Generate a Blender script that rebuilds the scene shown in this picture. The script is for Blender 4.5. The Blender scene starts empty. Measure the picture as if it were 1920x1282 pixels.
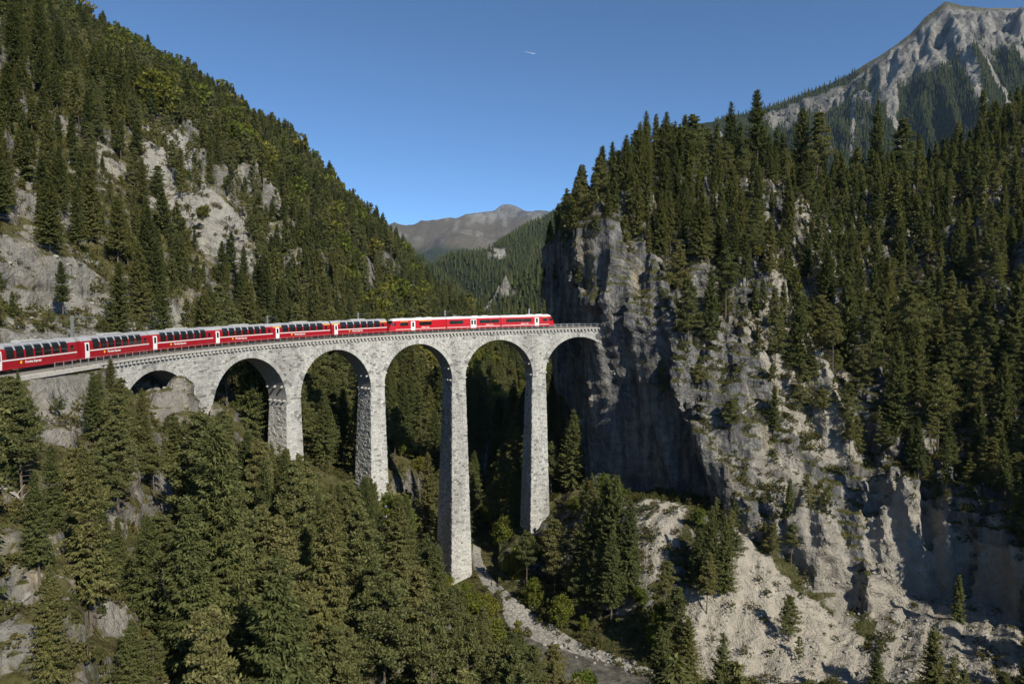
import bpy, bmesh, math, random
import numpy as np
from mathutils import Vector, Matrix
from mathutils.bvhtree import BVHTree

random.seed(7)
RNG = np.random.default_rng(7)
sc = bpy.context.scene
COL = sc.collection

# ------------------------------------------------------------------ camera, sky, sun, exposure
CAMZ = 72.0
F = 1330.0                     # focal length in pixels of a 1920 px wide picture
Y0 = 577.5                     # picture row of the horizon
PITCH = math.atan((641 - Y0) / F)
cam = bpy.data.cameras.new('camera')
cam.sensor_width = 36.0
cam.lens = 36.0 * F / 1920.0
cam.clip_start = 1.0
cam.clip_end = 40000.0
camo = bpy.data.objects.new('camera', cam)
COL.objects.link(camo)
camo.location = (0, 0, CAMZ)
camo.rotation_euler = (math.pi / 2 - PITCH, 0, 0)
sc.camera = camo

SUN_EL = math.radians(36.0)
SUN_AZ = math.atan2(0.605, -0.796)      # from +Y towards +X
SUN = Vector((math.sin(SUN_AZ) * math.cos(SUN_EL), math.cos(SUN_AZ) * math.cos(SUN_EL), math.sin(SUN_EL)))
world = bpy.data.worlds.new('World')
sc.world = world
world.use_nodes = True
wn = world.node_tree.nodes
sky = wn.new('ShaderNodeTexSky')
sky.sky_type = 'NISHITA'
sky.sun_disc = False
sky.sun_elevation = SUN_EL
sky.sun_rotation = SUN_AZ
sky.altitude = 3000
sky.air_density = 0.6
sky.dust_density = 0.25
sky.ozone_density = 5.0
tint = wn.new('ShaderNodeMix'); tint.data_type = 'RGBA'; tint.blend_type = 'MULTIPLY'; tint.inputs[0].default_value = 1.0
tint.inputs[7].default_value = (0.87, 1.0, 0.96, 1)      # clear dry mountain air
world.node_tree.links.new(sky.outputs[0], tint.inputs[6])
world.node_tree.links.new(tint.outputs[2], wn['Background'].inputs[0])
wn['Background'].inputs[1].default_value = 0.14
sl = bpy.data.lights.new('sun', 'SUN')
sl.energy = 5.0
sl.angle = math.radians(0.53)
sl.color = (1.0, 0.93, 0.79)
so = bpy.data.objects.new('sun', sl)
COL.objects.link(so)
so.location = (150, -150, 300)
so.rotation_euler = SUN.to_track_quat('Z', 'Y').to_euler()
sc.view_settings.view_transform = 'Standard'
sc.view_settings.look = 'None'
sc.view_settings.exposure = 0.42
sc.view_settings.gamma = 1.0
sc.view_settings.use_curve_mapping = False
sc.render.engine = 'CYCLES'
sc.cycles.max_bounces = 5
sc.cycles.diffuse_bounces = 2
sc.cycles.glossy_bounces = 2
sc.cycles.transmission_bounces = 3
sc.cycles.transparent_max_bounces = 4
sc.cycles.use_denoising = True
sc.cycles.denoiser = 'OPENIMAGEDENOISE'
sc.cycles.denoising_input_passes = 'RGB_ALBEDO_NORMAL'
sc.cycles.denoising_prefilter = 'ACCURATE'
sc.cycles.use_adaptive_sampling = True
sc.cycles.adaptive_threshold = 0.02

# ------------------------------------------------------------------ helpers
CP, SP = math.cos(PITCH), math.sin(PITCH)


def PX(px, py, d):
    """world point at ground distance d (metres along the view) seen at a pixel of the 1920 x 1282 photograph"""
    a, b = (px - 960) / F, (641 - py) / F
    v = np.array([a, CP + b * SP, -SP + b * CP])
    v = v / v[1] * d
    return np.array([v[0], v[1], v[2] + CAMZ])


def project(P):
    P = np.asarray(P, float)
    X, Y, Z = P[..., 0], P[..., 1], P[..., 2] - CAMZ
    d = Y * CP - Z * SP
    up = Y * SP + Z * CP
    d = np.where(np.abs(d) < 1e-6, 1e-6, d)
    return 960 + F * X / d, 641 - F * up / d, d


def tag(o, label=None, cat=None, group=None, kind=None):
    if label: o['label'] = label
    if cat: o['category'] = cat
    if group: o['group'] = group
    if kind: o['kind'] = kind
    return o


def empty(name, loc=(0, 0, 0), rz=0.0):
    o = bpy.data.objects.new(name, None)
    o.empty_display_size = 0.5
    o.location = loc
    o.rotation_euler = (0, 0, rz)
    COL.objects.link(o)
    return o


def mesh_np(name, V, Q, smooth=False):
    """mesh from an (n,3) vertex array and an (m,4) or (m,3) index array"""
    V = np.ascontiguousarray(V, np.float32)
    Q = np.ascontiguousarray(Q, np.int32)
    k = Q.shape[1]
    me = bpy.data.meshes.new(name)
    me.vertices.add(len(V)); me.vertices.foreach_set('co', V.ravel())
    me.loops.add(Q.size); me.loops.foreach_set('vertex_index', Q.ravel())
    me.polygons.add(len(Q))
    me.polygons.foreach_set('loop_start', np.arange(0, Q.size, k, dtype=np.int32))
    me.polygons.foreach_set('use_smooth', np.full(len(Q), smooth, bool))
    me.update(calc_edges=True)
    return me


def link(name, me, mats=None, parent=None, kind=None):
    o = bpy.data.objects.new(name, me)
    if mats is not None:
        for m in (mats if isinstance(mats, (list, tuple)) else [mats]):
            if me.materials.find(m.name) < 0 or isinstance(mats, (list, tuple)) and len(me.materials) < len(mats):
                me.materials.append(m)
    COL.objects.link(o)
    if parent: o.parent = parent
    if kind: o['kind'] = kind
    return o


class MB:
    """collects faces, linked as ONE mesh"""
    def __init__(s):
        s.v = []; s.f = []

    def add(s, vs, fs):
        n = len(s.v)
        s.v += [tuple(v) for v in vs]
        s.f += [tuple(i + n for i in f) for f in fs]
        return s

    def hexa(s, p):                       # 8 corners: bottom ring 0-3 (ccw from above), top ring 4-7
        return s.add(p, [(3, 2, 1, 0), (4, 5, 6, 7), (0, 1, 5, 4), (1, 2, 6, 5), (2, 3, 7, 6), (3, 0, 4, 7)])

    def box(s, a, b):
        (x0, y0, z0), (x1, y1, z1) = a, b
        return s.hexa([(x0, y0, z0), (x1, y0, z0), (x1, y1, z0), (x0, y1, z0), (x0, y0, z1), (x1, y0, z1), (x1, y1, z1), (x0, y1, z1)])

    def tube(s, pts, r, n=6, r2=None, cap=True):
        pts = [Vector(p) for p in pts]
        rings = []
        m = len(pts)
        for i, p in enumerate(pts):
            t = (pts[min(i + 1, m - 1)] - pts[max(i - 1, 0)]).normalized()
            a = t.orthogonal().normalized(); b = t.cross(a)
            rr = r if r2 is None else r + (r2 - r) * i / (m - 1)
            rings.append([p + (a * math.cos(2 * math.pi * k / n) + b * math.sin(2 * math.pi * k / n)) * rr for k in range(n)])
        fs = []
        for i in range(m - 1):
            for k in range(n):
                fs.append((i * n + k, i * n + (k + 1) % n, (i + 1) * n + (k + 1) % n, (i + 1) * n + k))
        if cap:
            fs.append(tuple(range(n - 1, -1, -1))); fs.append(tuple((m - 1) * n + k for k in range(n)))
        return s.add([v for r_ in rings for v in r_], fs)

    def build(s, name, mat, parent=None, kind=None, smooth=False, bevel=0.0):
        me = bpy.data.meshes.new(name)
        me.from_pydata(s.v, [], s.f)
        if bevel:
            bm = bmesh.new(); bm.from_mesh(me)
            bmesh.ops.bevel(bm, geom=list(bm.edges), offset=bevel, segments=2, affect='EDGES')
            bm.to_mesh(me); bm.free()
        if smooth:
            me.polygons.foreach_set('use_smooth', np.ones(len(me.polygons), bool))
        return link(name, me, mat, parent, kind)


def copy_tree(o, parent=None):
    c = o.copy()
    COL.objects.link(c)
    c.parent = parent
    for ch in o.children:
        copy_tree(ch, c)
    return c


# ------------------------------------------------------------------ numpy noise
def _w(n, m, off):
    """cubic B-spline interpolation matrix: n samples at lattice coordinate t, lattice of m points"""
    t = np.asarray(off, np.float32)
    W = np.zeros((n, m), np.float32)
    i = np.floor(t).astype(int); f = t - i
    ws = [(1 - f) ** 3 / 6, (3 * f ** 3 - 6 * f ** 2 + 4) / 6, (-3 * f ** 3 + 3 * f ** 2 + 3 * f + 1) / 6, f ** 3 / 6]
    for k in range(4):
        W[np.arange(n), np.clip(i + k, 0, m - 1)] += ws[k]
    return W


def grid_noise(axes, period, seed):
    """smooth noise (std about 1) on a regular grid; axes: 1-D coordinate arrays, period per axis in metres"""
    r = np.random.default_rng(seed)
    Ws, ms = [], []
    for ax, p in zip(axes, period):
        t = (ax - ax[0]) / p + 0.37
        m = int(t[-1]) + 5
        Ws.append(_w(len(ax), m, t)); ms.append(m)
    L = r.standard_normal(ms).astype(np.float32)
    if len(axes) == 2:
        return (Ws[0] @ L @ Ws[1].T) * 2.0
    A = np.tensordot(Ws[0], L, (1, 0))
    A = np.einsum('jb,abc->ajc', Ws[1], A, optimize=True)
    return np.matmul(A, Ws[2].T) * 3.0


def hash2(ix, iy, seed):
    h = (ix.astype(np.int64) * 374761393 + iy.astype(np.int64) * 668265263 + seed * 974634631) & 0xFFFFFFFF
    h = ((h ^ (h >> 13)) * 1274126177) & 0xFFFFFFFF
    h = h ^ (h >> 16)
    return (h & 0xFFFFFF) / float(0x1000000)


def vnoise(x, y, seed=0):
    """value noise 0..1 at arbitrary points"""
    x = np.asarray(x, float); y = np.asarray(y, float)
    ix, iy = np.floor(x).astype(np.int64), np.floor(y).astype(np.int64)
    fx, fy = x - ix, y - iy
    fx = fx * fx * fx * (fx * (fx * 6 - 15) + 10); fy = fy * fy * fy * (fy * (fy * 6 - 15) + 10)
    a, b = hash2(ix, iy, seed), hash2(ix + 1, iy, seed)
    c, d = hash2(ix, iy + 1, seed), hash2(ix + 1, iy + 1, seed)
    return (a * (1 - fx) + b * fx) * (1 - fy) + (c * (1 - fx) + d * fx) * fy


def fbm(x, y, seed=0, octv=4, ridged=False):
    s = 0; a = 0.5; t = 0
    for o in range(octv):
        n = vnoise(x * 2 ** o + 17.3 * o, y * 2 ** o - 9.1 * o, seed + o)
        if ridged: n = 1 - np.abs(2 * n - 1)
        s = s + a * n; t += a; a *= 0.5
    return s / t


def tps(pts):
    P = np.array(pts, float)
    X, Z = P[:, :2] / 100.0, P[:, 2]
    n = len(P)
    r2 = ((X[:, None] - X[None]) ** 2).sum(-1)
    K = 0.5 * r2 * np.log(r2 + 1e-12) + np.eye(n) * 2e-3
    A = np.zeros((n + 3, n + 3)); A[:n, :n] = K; A[:n, n] = 1; A[:n, n + 1:] = X; A[n, :n] = 1; A[n + 1:, :n] = X.T
    w = np.linalg.solve(A, np.r_[Z, 0, 0, 0])

    def f(x, y):
        x = np.asarray(x, float) / 100; y = np.asarray(y, float) / 100
        out = w[n] + w[n + 1] * x + w[n + 2] * y
        for i in range(n):
            d = (x - X[i, 0]) ** 2 + (y - X[i, 1]) ** 2
            out = out + w[i] * 0.5 * d * np.log(d + 1e-12)
        return out
    return f


def poly_dist(x, y, line):
    """distance to a polyline, signed (+ to the right of its direction), and the running parameter 0..n-1"""
    best = np.full(np.shape(x), 1e9); sg = np.zeros(np.shape(x)); par = np.zeros(np.shape(x))
    for i in range(len(line) - 1):
        ax, ay = line[i][:2]; bx, by = line[i + 1][:2]
        dx, dy = bx - ax, by - ay
        t = np.clip(((x - ax) * dx + (y - ay) * dy) / (dx * dx + dy * dy), 0, 1)
        qx, qy = x - ax - t * dx, y - ay - t * dy
        d = np.hypot(qx, qy)
        s = np.sign(dy * (x - ax) - dx * (y - ay))
        m = d < best
        best = np.where(m, d, best); sg = np.where(m, s, sg); par = np.where(m, i + t, par)
    return best, sg, par


def inpoly(x, y, poly):
    x = np.asarray(x); y = np.asarray(y); c = np.zeros(x.shape, bool)
    n = len(poly)
    for i in range(n):
        x0, y0 = poly[i]; x1, y1 = poly[(i + 1) % n]
        m = ((y0 > y) != (y1 > y)) & (x < (x1 - x0) * (y - y0) / (y1 - y0 + 1e-9) + x0)
        c ^= m
    return c


def smin(a, b, k):
    h = np.clip(0.5 + 0.5 * (b - a) / k, 0, 1)
    return b * (1 - h) + a * h - k * h * (1 - h)


def sstep(a, b, x):
    t = np.clip((x - a) / (b - a), 0, 1)
    return t * t * (3 - 2 * t)


def surface_nets(D, axes):
    """quads of the zero surface of D (inside where D > 0)"""
    ins = D > 0
    nx, ny, nz = D.shape
    c = ins[:-1, :-1, :-1].astype(np.int8)
    for dx in (0, 1):
        for dy in (0, 1):
            for dz in (0, 1):
                if dx + dy + dz:
                    c = c + ins[dx:nx - 1 + dx, dy:ny - 1 + dy, dz:nz - 1 + dz]
    act = (c > 0) & (c < 8)
    ci = np.argwhere(act)
    idx = np.full(act.shape, -1, np.int32)
    idx[act] = np.arange(len(ci), dtype=np.int32)
    corners = np.array([(i, j, k) for i in (0, 1) for j in (0, 1) for k in (0, 1)])
    vals = np.stack([D[ci[:, 0] + a, ci[:, 1] + b, ci[:, 2] + c_] for a, b, c_ in corners], 1)
    acc = np.zeros((len(ci), 3)); cnt = np.zeros(len(ci))
    for a in range(8):
        for b in range(a + 1, 8):
            if np.abs(corners[a] - corners[b]).sum() != 1: continue
            va, vb = vals[:, a], vals[:, b]
            m = (va > 0) != (vb > 0)
            t = np.where(m, va / np.where(m, va - vb, 1), 0)
            p = corners[a] + t[:, None] * (corners[b] - corners[a])
            acc[m] += p[m]; cnt[m] += 1
    V = acc / cnt[:, None] + ci
    for k in range(3):
        st = axes[k][1] - axes[k][0]
        V[:, k] = axes[k][0] + V[:, k] * st
    quads = []
    # edges along x, y, z
    e = ins[:-1, 1:-1, 1:-1] != ins[1:, 1:-1, 1:-1]
    i = np.argwhere(e); i[:, 1] += 1; i[:, 2] += 1
    f = ins[i[:, 0], i[:, 1], i[:, 2]]
    q = np.stack([idx[i[:, 0], i[:, 1] - 1, i[:, 2] - 1], idx[i[:, 0], i[:, 1], i[:, 2] - 1], idx[i[:, 0], i[:, 1], i[:, 2]], idx[i[:, 0], i[:, 1] - 1, i[:, 2]]], 1)
    quads.append(np.where(f[:, None], q, q[:, ::-1]))
    e = ins[1:-1, :-1, 1:-1] != ins[1:-1, 1:, 1:-1]
    i = np.argwhere(e); i[:, 0] += 1; i[:, 2] += 1
    f = ins[i[:, 0], i[:, 1], i[:, 2]]
    q = np.stack([idx[i[:, 0] - 1, i[:, 1], i[:, 2] - 1], idx[i[:, 0] - 1, i[:, 1], i[:, 2]], idx[i[:, 0], i[:, 1], i[:, 2]], idx[i[:, 0], i[:, 1], i[:, 2] - 1]], 1)
    quads.append(np.where(f[:, None], q, q[:, ::-1]))
    e = ins[1:-1, 1:-1, :-1] != ins[1:-1, 1:-1, 1:]
    i = np.argwhere(e); i[:, 0] += 1; i[:, 1] += 1
    f = ins[i[:, 0], i[:, 1], i[:, 2]]
    q = np.stack([idx[i[:, 0] - 1, i[:, 1] - 1, i[:, 2]], idx[i[:, 0], i[:, 1] - 1, i[:, 2]], idx[i[:, 0], i[:, 1], i[:, 2]], idx[i[:, 0] - 1, i[:, 1], i[:, 2]]], 1)
    quads.append(np.where(f[:, None], q, q[:, ::-1]))
    Q = np.concatenate(quads)
    return V.astype(np.float32), Q.astype(np.int32)


# ------------------------------------------------------------------ materials
class NT:
    """small helper to write node materials"""
    def __init__(s, name, rough=0.8, spec=0.25):
        s.m = bpy.data.materials.new(name); s.m.use_nodes = True
        s.t = s.m.node_tree; s.n = s.t.nodes
        s.b = s.n['Principled BSDF']; s.b.inputs['Roughness'].default_value = rough
        s.b.inputs['Specular IOR Level'].default_value = spec

    def node(s, typ, **kw):
        n = s.n.new(typ)
        for k, v in kw.items():
            if k.startswith('i_'):
                n.inputs[k[2:].replace('_', ' ')].default_value = v
            else: setattr(n, k, v)
        return n

    def lk(s, a, b): s.t.links.new(a, b)

    def val(s, inp, x):
        if isinstance(x, (int, float, tuple)): inp.default_value = x
        else: s.lk(x, inp)

    def pos(s, scale=(1, 1, 1), rot=(0, 0, 0), obj=False):
        if obj: g = s.node('ShaderNodeTexCoord').outputs['Object']
        else: g = s.node('ShaderNodeNewGeometry').outputs['Position']
        mp = s.node('ShaderNodeMapping'); mp.inputs['Scale'].default_value = scale; mp.inputs['Rotation'].default_value = rot
        s.lk(g, mp.inputs['Vector'])
        return mp.outputs[0]

    def noise(s, vec, scale, detail=4, rough=0.55, dist=0.0, out='Fac'):
        n = s.node('ShaderNodeTexNoise'); n.inputs['Scale'].default_value = scale
        n.inputs['Detail'].default_value = detail; n.inputs['Roughness'].default_value = rough; n.inputs['Distortion'].default_value = dist
        if vec is not None: s.lk(vec, n.inputs['Vector'])
        return n.outputs[out]

    def voronoi(s, vec, scale, feature='F1', out='Distance', rnd=1.0):
        n = s.node('ShaderNodeTexVoronoi', feature=feature); n.inputs['Scale'].default_value = scale
        n.inputs['Randomness'].default_value = rnd
        if vec is not None: s.lk(vec, n.inputs['Vector'])
        return n.outputs[out]

    def ramp(s, fac, stops):
        r = s.node('ShaderNodeValToRGB'); el = r.color_ramp.elements
        while len(el) < len(stops): el.new(0.5)
        for e, (p, c) in zip(el, stops):
            e.position = p; e.color = (*c, 1) if len(c) == 3 else c
        s.lk(fac, r.inputs[0])
        return r.outputs[0]

    def mix(s, fac, a, b, mode='MIX'):
        m = s.node('ShaderNodeMix', data_type='RGBA', blend_type=mode)
        s.val(m.inputs[0], fac)
        for sock, x in ((m.inputs[6], a), (m.inputs[7], b)):
            if isinstance(x, tuple): sock.default_value = (*x, 1) if len(x) == 3 else x
            else: s.lk(x, sock)
        return m.outputs[2]

    def math(s, op, a, b=0.0, c=None, clamp=False):
        m = s.node('ShaderNodeMath', operation=op, use_clamp=clamp)
        s.val(m.inputs[0], a); s.val(m.inputs[1], b)
        if c is not None: s.val(m.inputs[2], c)
        return m.outputs[0]

    def bump(s, h, strength=0.5, dist=1.0, normal=None):
        b = s.node('ShaderNodeBump'); b.inputs['Strength'].default_value = strength; b.inputs['Distance'].default_value = dist
        s.lk(h, b.inputs['Height'])
        if normal is not None: s.lk(normal, b.inputs['Normal'])
        return b.outputs[0]

    def color(s, c):
        if isinstance(c, tuple): s.b.inputs['Base Color'].default_value = (*c, 1)
        else: s.lk(c, s.b.inputs['Base Color'])
        return s

    def normal(s, n): s.lk(n, s.b.inputs['Normal']); return s


def plain(name, c, rough=0.5, metal=0.0, spec=0.4, var=0.12, scale=3.0):
    t = NT(name, rough, spec)
    n = t.noise(t.pos(obj=True), scale, 4)
    t.color(t.mix(1.0, c, t.ramp(n, [(0.25, (1 - var,) * 3), (0.75, (1 + var * 0.3,) * 3)]), 'MULTIPLY'))
    t.b.inputs['Metallic'].default_value = metal
    return t.m


def rock_material(name, greyA, greyB, tan, dark, veg=0.55, vegcols=((0.050, 0.058, 0.016), (0.115, 0.105, 0.045)), streak=0.85, vegbase=0.0, pale=((0.29, 0.26, 0.215), (0.55, 0.505, 0.42))):
    t = NT(name, 0.95, 0.1)
    p = t.pos()
    pv = t.pos(scale=(1, 1, 0.16))
    n1 = t.noise(p, 0.06, 5, 0.6)
    n2 = t.noise(p, 0.45, 6, 0.65, 0.6)
    ns = t.noise(pv, 0.33, 5, 0.6)
    base = t.mix(t.ramp(n1, [(0.35, (0, 0, 0)), (0.62, (1, 1, 1))]), greyA, greyB)
    base = t.mix(t.ramp(t.noise(pv, 0.12, 4, 0.6), [(0.50, (0, 0, 0)), (0.66, (1, 1, 1))]), base, tan)
    base = t.mix(t.ramp(ns, [(0.42, (0.85 * streak,) * 3), (0.58, (0, 0, 0))]), base, dark)
    base = t.mix(streak, base, t.ramp(t.noise(t.pos(scale=(1, 1, 0.045)), 0.42, 5, 0.65), [(0.30, (0.42, 0.43, 0.45)), (0.52, (0.95,) * 3), (0.72, (1.45, 1.40, 1.30))]), 'MULTIPLY')
    base = t.mix(1.0, base, t.ramp(n2, [(0.28, (0.62,) * 3), (0.70, (1.25,) * 3)]), 'MULTIPLY')
    ck = t.ramp(t.voronoi(t.pos(scale=(1, 1, 0.6), rot=(0.3, 0.25, 0.5)), 0.42, 'DISTANCE_TO_EDGE'), [(0.0, (0.45,) * 3), (0.05, (1, 1, 1))])
    base = t.mix(t.ramp(t.noise(p, 0.2, 3), [(0.45, (0, 0, 0)), (0.6, (0.8,) * 3)]), base, t.mix(1.0, base, ck, 'MULTIPLY'))
    # vegetation where the ground is less steep
    g = t.node('ShaderNodeNewGeometry')
    sx = t.node('ShaderNodeSeparateXYZ'); t.lk(g.outputs['Normal'], sx.inputs[0])
    nv = t.noise(p, 0.16, 6, 0.68)
    nf = t.noise(p, 1.3, 4, 0.7)
    a = t.math('ADD', sx.outputs[2], t.math('MULTIPLY', t.math('SUBTRACT', nv, 0.5), 1.5))
    a = t.math('ADD', a, t.math('MULTIPLY', t.math('SUBTRACT', nf, 0.5), 0.5))
    at = t.node('ShaderNodeAttribute'); at.attribute_name = 'pale'
    a = t.math('SUBTRACT', a, t.math('MULTIPLY', at.outputs['Fac'], 0.62))
    base = t.mix(t.math('MULTIPLY', at.outputs['Fac'], 0.8), base, t.mix(n2, *pale))
    fac = t.ramp(a, [(max(0.0, veg - 0.06), (vegbase,) * 3), (veg + 0.08, (1, 1, 1))])
    vc = t.mix(t.ramp(t.noise(p, 0.5, 5, 0.7), [(0.35, (0, 0, 0)), (0.68, (1, 1, 1))]), vegcols[0], vegcols[1])
    vc = t.mix(1.0, vc, t.ramp(t.noise(p, 3.0, 3, 0.7), [(0.3, (0.55,) * 3), (0.7, (1.3,) * 3)]), 'MULTIPLY')
    t.color(t.mix(fac, base, vc))
    # relief: fractured rock, finer grain
    cr = t.voronoi(t.pos(scale=(1, 1, 0.55)), 0.55, 'DISTANCE_TO_EDGE')
    cr = t.ramp(cr, [(0.0, (0, 0, 0)), (0.09, (1, 1, 1))])
    h1 = t.noise(p, 0.5, 8, 0.66, 0.4)
    h = t.math('ADD', t.math('MULTIPLY', h1, 2.6), t.math('MULTIPLY', cr, 0.10))
    h = t.math('ADD', h, t.math('MULTIPLY', t.noise(pv, 0.9, 5, 0.6), 0.7))
    t.normal(t.bump(h, 0.9, 1.0))
    return t.m


M = {}
M['rock_left'] = rock_material('left_hillside_rock', (0.20, 0.195, 0.185), (0.27, 0.25, 0.21), (0.32, 0.265, 0.18), (0.15, 0.15, 0.15), veg=0.40, vegcols=((0.065, 0.068, 0.022), (0.145, 0.128, 0.058)), pale=((0.20, 0.195, 0.18), (0.44, 0.42, 0.37)))
M['rock_right'] = rock_material('right_cliff_rock', (0.20, 0.20, 0.205), (0.29, 0.275, 0.25), (0.33, 0.28, 0.20), (0.085, 0.088, 0.095), veg=0.52, vegcols=((0.045, 0.052, 0.015), (0.12, 0.11, 0.05)))
M['gravel'] = plain('pale_gravel', (0.46, 0.44, 0.40), 0.95, spec=0.1, var=0.3, scale=2.0)

# ------------------------------------------------------------------ the railway line in plan
CX, CY, RF, TH2, DTH = 39.80, 98.87, 100.81, 0.5239, 0.2341
TA, TB = 0.045, 1.70             # viaduct from the left abutment to the cliff
RC = RF + 2.45                   # centre of the track
RW = RF + 0.28                   # inner wall face
RO = RW + 5.3                    # outer wall face


def zdeck(th): return 64.77 + 0.02 * RF * (th - TH2)


def VP(th, r, z):
    return np.array([CX - r * math.cos(th), CY + r * math.sin(th), z])


def track(s, off=0.0):
    """s = arc angle; straight line before TA.  off = metres outwards from the centre line"""
    r = RC + off
    if s >= TA:
        x, y = CX - r * math.cos(s), CY + r * math.sin(s)
        h = s
    else:
        x, y = CX - r * math.cos(TA), CY + r * math.sin(TA)
        L = (s - TA) * RC
        x += math.sin(TA) * L; y += math.cos(TA) * L
        h = TA
    return x, y, zdeck(s), h             # heading h: direction (sin h, cos h)


def track_np(X, Y):
    """(s, outward offset) of plan points"""
    a = np.arctan2(Y - CY, CX - X)
    r = np.hypot(X - CX, Y - CY)
    s1, o1 = a, r - RC
    ax, ay = CX - RC * math.cos(TA), CY + RC * math.sin(TA)
    L = (X - ax) * math.sin(TA) + (Y - ay) * math.cos(TA)
    o2 = -((X - ax) * math.cos(TA) - (Y - ay) * math.sin(TA))
    m = L > 0
    return np.where(m, s1, TA + L / RC), np.where(m, o1, o2)


# ------------------------------------------------------------------ terrain
P = lambda x, y, d: tuple(PX(x, y, d))
RIVER = [(-60, 640), (-16, 470), (-14, 430), (-10, 330), (-14, 260), (-22, 215), (-25, 195), (-23, 176), (-12, 160), (2, 147), (16, 136), (34, 120), (62, 95), (95, 50)]
LEFT_PTS = [P(100, 560, 118), P(0, 300, 132), P(150, 440, 142), P(372, 585, 152), P(300, 530, 165), P(230, 500, 185), P(0, 200, 200), P(0, 40, 250),
    P(130, 225, 250), P(290, 300, 280), P(370, 262, 335), P(300, 222, 325), P(455, 300, 365), P(205, 172, 315), P(330, 400, 250), P(450, 490, 245), P(480, 350, 400), P(600, 500, 350), P(560, 600, 290), P(700, 600, 400),
    P(640, 412, 520), P(730, 470, 600), P(820, 560, 650), P(650, 700, 260), P(780, 750, 300), P(640, 820, 215), P(450, 745, 172), P(760, 850, 240),
    P(930, 725, 545), P(980, 655, 630), P(870, 625, 640), (-22, 250, 9), (-24, 330, 12), (-24, 400, 14),
    P(100, 1000, 80), P(230, 1150, 74), P(60, 1150, 62), P(330, 900, 108), P(280, 790, 114), P(420, 850, 124), P(540, 870, 150), P(700, 1000, 150),
    (-15, 181, 1.5), (-16, 190, 2.5), (-8, 160, 2.5), (-30, 100, 19), (-14, 115, 6), (0, 130, 2), (-20, 70, 16), (-42, 40, 36), (0, 60, 4), (20, 90, 1), (-62, 85, 61), (-58, 112, 56), (-62, 60, 58),
    (-62, 40, 56), (-90, 60, 88), (-90, 30, 86), (-130, 60, 118), (-160, 130, 140), (-200, 200, 172), (-230, 330, 180), (-33, 170, 24), (-34, 185, 24), (-60, 150, 50), (-10, 200, 2), (20, 20, 3), (-30, 0, 25)]
RIGHT_PTS = [P(1400, 1010, 163), P(1500, 1000, 166), P(1600, 1150, 149), P(1750, 1200, 136), P(1900, 1200, 125), P(1900, 950, 150), P(1700, 950, 163), P(1650, 850, 180), P(1900, 700, 192), P(1450, 850, 174),
    P(1600, 640, 207), P(1450, 560, 205), P(1400, 420, 235), P(1600, 420, 270), P(1900, 420, 250), P(1250, 480, 215), P(1130, 425, 214), P(1060, 395, 245),
    P(1150, 330, 270), P(1300, 330, 290), P(1500, 345, 330), P(1700, 350, 350), P(1900, 240, 330), (60, 110, 1), (110, 95, 14), (150, 60, 52), (200, 100, 88), (230, 200, 112), (45, 130, 2), (100, 40, 30), (70, 60, 4)]
APRON_PTS = [(6, 194, 11), (12, 215, 13), (5, 240, 13), (8, 270, 16), P(1100, 935, 183), P(1300, 985, 166), P(1200, 1000, 164), P(1400, 1040, 160), P(1330, 1150, 150), P(1500, 1250, 138),
    P(1600, 1190, 146), P(1750, 1240, 134), (-6, 190, 2.2), (0, 170, 2), (8, 155, 1.5), (16, 143, 1), (26, 133, 0.8), (40, 118, 0.5), (-10, 330, 8), (26, 160, 7), (34, 143, 3), (16, 180, 8), (80, 100, 4), (120, 60, 20), (30, 190, 18), (95, 120, 5)]
HL, HR, HA = tps(LEFT_PTS), tps(RIGHT_PTS), tps(APRON_PTS)
WALL = [(44, 330), (20, 275), (13, 250), (14.5, 232), (19.8, 212), (26.4, 197.4), (36.6, 184.5), (42.5, 172.5), (50, 161), (59, 152), (80, 140), (130, 120)]
RIDGES = [  # crest line in picture points, lift above the slope in metres, fall of its left and right side
    ([(1140, 420), (1185, 470), (1232, 535), (1225, 600)], 5, 4.0, 0.8),
    ([(1370, 450), (1388, 520), (1396, 610), (1405, 680)], 9, 4.0, 1.0),
    ([(1475, 370), (1530, 470), (1575, 560), (1610, 640)], 9, 3.0, 0.9),
    ([(1415, 470), (1470, 600), (1530, 720), (1580, 800), (1610, 880)], 9, 3.2, 1.0),
    ([(1400, 640), (1440, 740), (1480, 830)], 9, 3.6, 1.0),
    ([(1500, 700), (1540, 780), (1560, 860)], 7, 3.6, 1.4),
    ([(1325, 880), (1345, 930), (1375, 1000)], 12, 2.6, 1.3),
    ([(1405, 870), (1465, 940), (1530, 1030), (1600, 1150)], 11, 3.0, 1.0),
    ([(1470, 880), (1550, 990), (1612, 1120)], 9, 3.0, 1.2),
    ([(1390, 1000), (1440, 1080), (1500, 1150), (1570, 1200)], 7, 3.0, 0.7),
    ([(1290, 1130), (1310, 1200), (1330, 1282)], 5, 2.4, 0.7),
    ([(1640, 790), (1690, 940), (1730, 1060)], 9, 2.6, 0.9),
    ([(1690, 930), (1720, 1040), (1760, 1130), (1790, 1282)], 9, 2.6, 0.8),
    ([(1700, 760), (1760, 900), (1890, 1000)], 8, 2.2, 0.8),
    ([(1200, 950), (1185, 1020), (1160, 1130)], 5, 2.2, 0.8),
    ([(1830, 420), (1850, 520), (1870, 640)], 9, 2.6, 0.9),
]
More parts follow.
